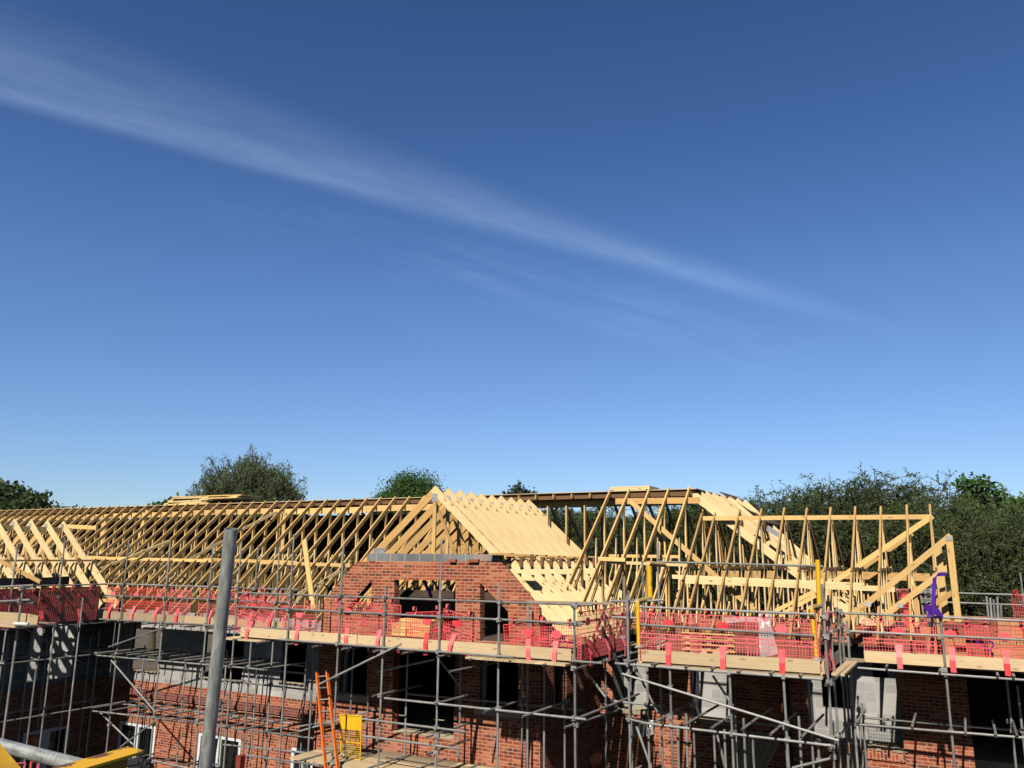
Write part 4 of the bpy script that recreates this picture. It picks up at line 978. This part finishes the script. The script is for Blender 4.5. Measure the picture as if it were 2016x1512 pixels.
hang('purple strap lying in a loop behind the right guards', [(1920, 1262, 19.6), (1935, 1270, 19.6), (1948, 1283, 19.6), (1957, 1268, 19.6), (1945, 1259, 19.6)], V(.0, .018, .018))

# ------------------------------------------------------------ materials stored on the decks
def pack(label, c, nx, nz, ny, bs, m, rz=0, drop=.0):
    t = MB(); bx, by, bz = bs
    for i in range(nx):
        for k in range(nz):
            for j in range(ny):
                if random.random() < drop * (k + 1) / nz: continue
                t.box(V(c[0] + (i - nx / 2 + .5) * bx + random.uniform(-.006, .006), c[1] + j * by, c[2] + (k + .5) * bz), bx - .012, by - .012, bz - .008)
    return tag(t.build('brick_stack', M[m], None, V(*c)), label, 'bricks')
pack('stack of red bricks on the loading bay behind the left red guard', (at(1345, 1262, Y=18.3).x, 18.3, DK), 3, 5, 2, (.225, .11, .07), 'packbrick')
pack('tall stack of red bricks under polythene in the middle of the loading bay', (at(1468, 1262, Y=18.2).x, 18.2, DK + .1), 4, 10, 3, (.225, .11, .07), 'packbrick')
pack('low stack of red bricks behind the right red guard of the loading bay', (at(1560, 1262, Y=18.5).x, 18.5, DK), 5, 6, 2, (.225, .11, .07), 'packbrick', drop=.4)
for i, (x, n, k, y) in enumerate(((1800, 2, 3, 19.9), (1838, 2, 4, 20.1), (1878, 2, 3, 19.8), (1925, 3, 4, 20.2), (1968, 2, 3, 19.9), (2004, 3, 5, 20.1))):
    pack(f'untidy pile of orange clay blocks behind the right scaffold guards, {nth(i + 1)} from the left', (at(x, 1262, Y=y).x, y, DK), n, k, 2, (.225, .15, .16), 'clay' if i % 3 else 'packbrick', drop=.35)
pack('heap of red bricks on the wall head before the trees at the right edge', (at(1992, 1230, Y=24.0).x, 24.0, 5.35), 8, 4, 3, (.225, .11, .075), 'packbrick', drop=.35)
pack('few pale bricks on the corner of the gable bay deck', (at(1115, 1265, Y=16.5).x, 16.5, DK), 4, 5, 2, (.225, .11, .075), 'clay', drop=.5)
pack('stack of yellow board ends behind the guards before the gable window', (at(815, 1245, Y=16.6).x, 16.6, DK), 2, 7, 2, (.55, .3, .075), 'mid_wood', drop=.1)
plt = thing('pallet', 'wooden pallet standing on the loading bay behind the middle guard', 'pallet', (at(1395, 1262, Y=17.4).x, 17.4, DK))
b = MB()
for k in range(5):
    c = plt.location + V(0, 0, .05 + .11 * k); b.beam(c - V(.55, 0, 0), c + V(.55, 0, 0), .09, .022, V(0, 1, 0))
b.build('deck_slats', M['mid_wood'], plt)
for s_ in (-.45, 0, .45): MB().beam(plt.location + V(s_, .05, 0), plt.location + V(s_, .05, .55), .1, .07, V(1, 0, 0)).build('bearer', M['tan_wood'], plt)
for i in range(5):
    a = at(1946 + i * 6.2, 1222, Y=24.2); t_ = MB().tube(a + V(0, 0, -.3), at(1942 + i * 7, (1174, 1177, 1180, 1175, 1190)[i], Y=24.25), .026, 8, None, True)
    tag(t_.build('scaffold_tube', M['tube'], None, a), f'loose grey tube standing upright in the brick heap at the right, {nth(i + 1)} from the left', 'tube', 'loose tubes standing in the brick heap')
def filmsheet(label, pts, nx=9, nz=9, amp=.06):
    a, b_, c, d = [Vector(p) for p in pts]; o = MB(); P = []
    for j in range(nz + 1):
        for i in range(nx + 1):
            q = a.lerp(b_, i / nx).lerp(d.lerp(c, i / nx), j / nz); n_ = noise.noise_vector(q * 3.1)
            P.append(q + n_ * amp + V(0, 0, -.03 * abs(n_.x)))
    for j in range(nz):
        for i in range(nx):
            k = j * (nx + 1) + i; o.face([P[k], P[k + 1], P[k + nx + 2], P[k + nx + 1]])
    return tag(o.build('polythene_sheet', M['film'], None, P[0]), label, 'plastic sheet')
filmsheet('crumpled clear polythene hanging over the sill under the loading bay', [at(1232, 1412, Y=20.05), at(1284, 1416, Y=20.1), at(1286, 1445, Y=20.0), at(1240, 1455, Y=19.98)])
filmsheet('clear polythene sheet trailing from the brick stack on the loading bay', [at(1494, 1206, Y=17.9), at(1514, 1206, Y=18.0), at(1530, 1290, Y=17.4), at(1496, 1292, Y=17.4)])
filmsheet('white polythene over the top of the tall brick stack on the loading bay', [at(1425, 1214, Y=18.0), at(1495, 1212, Y=18.0), at(1496, 1222, Y=17.95), at(1428, 1226, Y=17.95)], 9, 4, .03)
mp = MB()
for i in range(7):
    a = at(1432 + i * 9, 1512, Y=18.6); mp.beam(a + V(0, 0, -.3), at(1455 + i * 13, 1440 + abs(i - 3) * 5, Y=19.2), .12, .025, V(1, 0, .5))
tag(mp.build('pallet', M['board_dark'], None, at(1450, 1512, Y=18.8)), 'weathered pallet leaning in the shade under the loading bay', 'pallet')
rp = MB().box(at(472, 1515, Y=14.5) + V(0, 0, -1.0), .14, .14, 2.3 + .3).build('steel_post', M['redpaint'], None, at(472, 1515, Y=14.5)); tag(rp, 'dark red steel post top at the bottom beside the big grey pole', 'post')
bk = MB()
for i in range(14): 
    c = atd(270 + random.uniform(-9, 14), 1506 + random.uniform(-4, 12), 7.5); bk.tube(c - V(.06, 0, 0), c + V(.06, .03, .02), random.uniform(.02, .04), 7)
tag(bk.build('cable_coil', M['black'], None, atd(272, 1508, 7.5)), 'black bundle of hose just past the yellow steel end', 'hose')

# ------------------------------------------------------------ near scaffold at the camera's feet
fs = thing('scaffold_pole', 'thick worn grey pole standing close to the viewer, in front of everything', 'pole', atd(403, 1530, 3.03))
a, b = atd(455, 1041, 3.05), atd(404.5, 1512, 3.03); d = (b - a).normalized()
MB().tube(a, a + d * 6.4, .0243, 28, None, True).build('tube', M['tube_near'], fs)
hr_ = thing('near_rail', 'thick grey rail crossing the bottom left corner close to the viewer', 'rail', atd(0, 1468, 3.1))
a, b = atd(-140, 1432, 3.2), atd(240, 1528, 2.9)
MB().tube(a, b, .0242, 28, None, False).build('tube', M['tube_near'], hr_)
k = MB()
for i in range(6):
    q_ = a.lerp(b, .60 + i * .022); k.tube(q_, q_ + (b - a).normalized() * .003, .0247, 24)
k.build('thread_mark', M['plate'], hr_)
yc_ = thing('steel_channel', 'chipped yellow steel section at the bottom left corner', 'steel section', atd(150, 1512, 2.3))
P1, P2 = atd(20, 1548, 2.15), atd(268, 1476, 2.5)
MB().beam(P1, P2, .075, .008, V(.5, .8, 0)).build('top_flange', M['yellow_worn'], yc_)
MB().beam(P1 + V(.0, -.030, -.03), P2 + V(.0, -.030, -.03), .007, .065, V(.5, .8, 0)).build('web', M['yellow_shaded'], yc_)
P3, P4 = atd(-60, 1450, 1.9), atd(30, 1562, 1.75)
MB().beam(P3, P4, .06, .06, V(.9, .4, 0)).build('arm', M['yellow_shaded'], yc_)

# ------------------------------------------------------------ trees and far things
def tree(name, label, base, H, crown, leaf, nleaf, ls, group, seed, trunk_r=.2, droop=0.0, nb=14, bare=.25, spread=None):
    """crown: list of (dx, dz_centre, rx, rz) ellipsoids; branches reach into them, leaf clumps at their tips"""
    rnd = random.Random(seed); t = thing(name, label, 'tree', base, group)
    base = Vector(base); tk = MB(); top = base + V(0, 0, H * .75)
    H -= .0
    pts = [base + V(rnd.uniform(-.1, .1), rnd.uniform(-.1, .1), 0) + V(rnd.uniform(-.3, .3), rnd.uniform(-.3, .3), H * .15) * (i / 1) for i in range(6)]
    for i, p in enumerate(pts): p.z = base.z + H * .75 * i / 5
    low = leaf.startswith('leaf_thorn')
    tk.path(pts, trunk_r * (.7 if low else 1), 8, trunk_r * .25)
    cl = []
    for (dx, dz, rx, rz) in crown:
        c = base + V(dx * math.cos(HEAD), dx * math.sin(HEAD), dz)
        n = max(4, int(nb * rx * rz / sum(a[2] * a[3] for a in crown) * len(crown)))
        for i in range(n):
            d = V(rnd.gauss(0, 1), rnd.gauss(0, 1), rnd.gauss(0, 1)).normalized(); k = rnd.uniform(.45, 1.0) ** .6 * (.86 if 'round' in leaf else 1)
            tip = c + V(d.x * rx, d.y * rx, d.z * rz) * k
            s0 = pts[min(5, max(0 if low else 1, int(5 * (tip.z - base.z) / (H * .75) * (rnd.uniform(.08, .42) if low else rnd.uniform(.45, .85)))))]
            mid = s0.lerp(tip, .5) + V(rnd.uniform(-.12, .12), rnd.uniform(-.12, .12), rnd.uniform(.0, .25)) * rx * .5
            tk.path([s0, s0.lerp(mid, .5) + V(rnd.uniform(-.1, .1), 0, rnd.uniform(-.1, .15)) * rx * .3, mid, tip], trunk_r * .34, 5, trunk_r * .06)
            cl.append((tip, rx, 1.0)); cl.append((mid.lerp(tip, .5), rx, .8))
            for j in range(4):
                t2 = tip + V(rnd.gauss(0, 1), rnd.gauss(0, 1), rnd.gauss(0, .7)) * rx * (.12 if 'round' in leaf else .24)
                tk.path([mid.lerp(tip, .6), t2], trunk_r * .10, 4, trunk_r * .04); cl.append((t2, rx, .8))
    lf = MB(); per = max(3, nleaf // len(cl))
    if 'round' not in leaf:
        tw_ = MB()
        for c, rx, k in cl:
            for j in range(4):
                d = V(rnd.gauss(0, 1), rnd.gauss(0, 1), rnd.gauss(.35, .8)).normalized() * rnd.uniform(.25, .62) * (.45 + rx * .28)
                m1 = c + d * .5 + V(0, 0, rnd.uniform(-.03, .06)); e = c + d
                if droop: e = m1 + V(d.x * .3, d.y * .3, -rnd.uniform(.3, 1.3))
                tw_.path([c, m1, e], .014, 3, .008)
                for i in range(max(2, int(per * k / 4 * rnd.uniform(.6, 1.4)))):
                    f_ = rnd.random() ** .7; q = (c.lerp(m1, f_ * 2) if f_ < .5 else m1.lerp(e, f_ * 2 - 1)) + V(rnd.gauss(0, 1), rnd.gauss(0, 1), rnd.gauss(0, 1)) * ls * 1.1
                    u = V(rnd.gauss(0, 1), rnd.gauss(0, 1), rnd.gauss(0, 1) - droop * 4).normalized(); w = u.orthogonal().normalized(); w = (w + u.cross(w) * rnd.uniform(-1.5, 1.5)).normalized()
                    s_ = ls * rnd.uniform(.6, 1.35); a_ = .42 if droop else .62
                    lf.face([q - u * s_, q + w * s_ * a_, q + u * s_, q - w * s_ * a_ * .9], None, True)
        tk.v += []; b0 = len(tk.v); tk.v += tw_.v; tk.f += [[i + b0 for i in f] for f in tw_.f]; tk.uv += tw_.uv; tk.sm += tw_.sm
    for c, rx, k in (cl if 'round' in leaf else []):
        cr_ = (.22 * rx if 'round' in leaf else .10 * rx + .07) * rnd.uniform(.6, 1.35)
        for i in range(int(per * k * rnd.uniform(.5, 1.5))):
            q = c + V(*[max(-1.45, min(1.45, rnd.gauss(0, 1))) * cr_ for _ in '12'], max(-1.6, min(1.6, rnd.gauss(0, 1))) * cr_ * .75)
            if droop:
                dx_, dy_ = rnd.uniform(-.12, .12), rnd.uniform(-.12, .12); L_ = rnd.uniform(.3, 1.5) * k
                for m_ in range(7):
                    q2 = q + V(dx_ * m_ / 3, dy_ * m_ / 3, -L_ * m_ / 7) + V(rnd.gauss(0, .05), rnd.gauss(0, .05), 0); u = V(rnd.gauss(0, .5), rnd.gauss(0, .5), -1).normalized(); w = u.orthogonal().normalized(); w = (w + u.cross(w) * rnd.uniform(-2, 2)).normalized(); s_ = ls * rnd.uniform(.7, 1.3)
                    lf.face([q2 - u * s_, q2 + w * s_ * .45, q2 + u * s_, q2 - w * s_ * .4], None, True)
                continue
            u = V(rnd.gauss(0, 1), rnd.gauss(0, 1), rnd.gauss(0, 1) - droop * 2).normalized(); w = u.orthogonal().normalized(); w = (w + u.cross(w) * rnd.uniform(-1.5, 1.5)).normalized()
            s_ = ls * rnd.uniform(.6, 1.35); a_ = .38 if droop else .6
            lf.face([q - u * s_, q + w * s_ * a_, q + u * s_, q - w * s_ * a_ * .9], None, True)
    tk.build('trunk', M['bark'], t); lf.build('crown', M[leaf], t)
    return t
def gpos(px_, d): p = atd(px_, 1100, d); p.z = 0; return p
D = 62
tree('willow_tree', 'tall drooping grey-green willow behind the stacked boards', gpos(478, D), 14.2, [(-1.9, 11.7, 2.2, 2.2), (.5, 12.7, 2.2, 1.9), (2.3, 11.3, 1.8, 2.3), (-2.6, 10.0, 2.0, 1.8), (.3, 9.6, 3.0, 2.2), (3.5, 9.4, 1.2, 1.5)], 'leaf_willow', 42000, .10, 'trees behind the building', 4, .38, .3, 70)
tree('round_tree', 'round dense dark green tree behind the gable peak', gpos(806, 75), 15, [(0, 12.6, 2.7, 2.4), (-1.5, 11.4, 2.1, 1.8), (1.4, 11.6, 2.0, 2.0), (-.2, 10.2, 3.0, 2.0)], 'leaf_round', 60000, .10, 'trees behind the building', 9, .4, 0, 130)
tree('conifer_tree', 'small dark conifer top just right of the gable peak', gpos(1021, 70), 13, [(0, 12.2, .8, 1.0), (-.7, 11.7, .8, .8), (.7, 11.8, .8, .9), (0, 10.2, 1.6, 1.6)], 'leaf_conifer', 3600, .16, 'trees behind the building', 12, .2, 0, 26)
tree('sycamore_tree', 'dark tree rising at the far left edge', gpos(-12, 52), 13.5, [(0, 10.2, 1.3, 1.2), (.5, 9.2, 1.2, 1.2), (-1.6, 9.6, 1.8, 1.8)], 'leaf_dark', 13000, .15, 'trees behind the building', 15, .3, 0, 30)
tree('sycamore_tree', 'lower dark tree second from the far left edge', gpos(45, 50), 11.5, [(0, 9.4, 1.5, 1.2), (1.1, 8.8, 1.1, 1.1), (-1.0, 9, 1.1, 1.1)], 'leaf_dark', 9000, .14, 'trees behind the building', 18, .25, 0, 26)
tree('sycamore_tree', 'low dark tree with twiggy top right of the far left trees', gpos(112, 52), 11, [(-.6, 8.9, 1.0, .9), (.7, 9.0, .9, .8), (0, 8.2, 1.6, 1.2)], 'leaf_dark', 6000, .12, 'trees behind the building', 21, .22, 0, 26)
tree('maple_tree', 'small deep green tree left of the stacked boards', gpos(316, 56), 11.5, [(0, 10.1, 1.1, .9), (-.9, 9.5, .9, .8), (.9, 9.9, .8, .9), (0, 8.8, 1.6, 1.2)], 'leaf_round', 3600, .19, 'trees behind the building', 24, .25, 0, 26)
hz = [(1085, 47, 10.2, 2.6, 'leaf_thorn2', 'thorn tree glimpsed through the posts right behind the gable roof'), (1175, 46, 10.4, 2.6, 'leaf_thorn', 'second thorn tree glimpsed through the posts right of the gable roof'), (1285, 45, 10.2, 2.6, 'leaf_thorn2', 'thorn tree glimpsed through the tall trusses under the crown'), (1400, 44, 10.5, 1.7, 'leaf_thorn', 'twiggy thorn tree just behind the hip end'), (1490, 42, 10.4, 2.3, 'leaf_thorn2', 'bushy green thorn tree right of the hip end'), (1585, 40, 10.9, 2.5, 'leaf_thorn', 'ragged thorn tree behind the left half of the A-shaped trusses'),
      (1672, 39, 10.9, 2.5, 'leaf_thorn2', 'spreading thorn tree behind the middle of the A-shaped trusses'), (1752, 38, 11.5, 2.7, 'leaf_thorn', 'tallest ragged thorn tree of the right-hand row'), (1845, 36, 10.2, 2.6, 'leaf_thorn2', 'olive thorn tree behind the end truss'),
      (1925, 34, 9.9, 2.6, 'leaf_thorn2', 'olive thorn tree with bare pale stems right of the end truss'), (2010, 32, 9.2, 2.4, 'leaf_thorn', 'thorn tree with bare stems at the right edge')]
for i, (x, d, H, r, lm, lab) in enumerate(hz):
    tree('thorn_tree', lab, gpos(x, d), H, [(0, H - .55 - r * .62, r * .85, r * .68), (-r * .75, H - r * 1.05, r * .8, r * .75), (r * .75, H - r * 1.1, r * .8, r * .75), (0, H - r * 1.6, r * 1.15, r * .75)], lm, 46000, .052, 'thorn trees beyond the right end', 40 + i, .15, 0, 62)
tree('maple_tree', 'deep green broad-leaved tree rising above the thorns near the right edge', gpos(1940, 47), 12.3, [(0, 11.2, 1.2, 1.0), (-.8, 10.2, 1.1, 1.0), (1.2, 10.2, 1.2, 1.1), (0, 9.2, 2.0, 1.3)], 'leaf_round', 5200, .17, 'trees behind the building', 60, .25, 0, 30)
tree('maple_tree', 'deep green tree at the very right edge', gpos(2030, 45), 10.5, [(0, 9.4, 1.5, 1.2), (-.6, 8.4, 1.4, 1.2)], 'leaf_round', 3600, .17, 'trees behind the building', 61, .25, 0, 26)
# background wood behind the rows
rnd = random.Random(77); wd = MB()
for i in range(34000):
    q = gpos(rnd.uniform(1000, 2250), rnd.uniform(50, 60)); h = 9.6 + 1.0 * noise.noise(V(q.x * .35, q.y * .2, 0)) ; q.z = rnd.uniform(.5, h)
    u = V(rnd.gauss(0, 1), rnd.gauss(0, 1), rnd.gauss(0, 1)).normalized(); w = u.orthogonal().normalized(); s_ = rnd.uniform(.14, .38)
    wd.face([q - u * s_, q + w * s_ * .7, q + u * s_, q - w * s_ * .7], None, True)
wo_ = wd.build('woods', M['leaf_conifer']); wo_['kind'] = 'stuff'; wo_['label'] = 'dark wood massed behind the thorn trees'
ch = thing('chimney', 'brick chimney with a pot poking above the trees at the right', 'chimney', gpos(1986, 60))
c = atd(1986, 1003, 60); MB().slab(rect(c.x - .45, c.x + .45, 0, c.z), [], lambda u, v: (u, c.y, v), .7, (0, 1, 0)).build('stack', M['brick'], ch)
MB().tube(V(c.x - .1, c.y + .35, c.z), V(c.x - .1, c.y + .35, c.z + .42), .2, 12, .17, True).build('chimney_pot', M['packbrick'], ch)
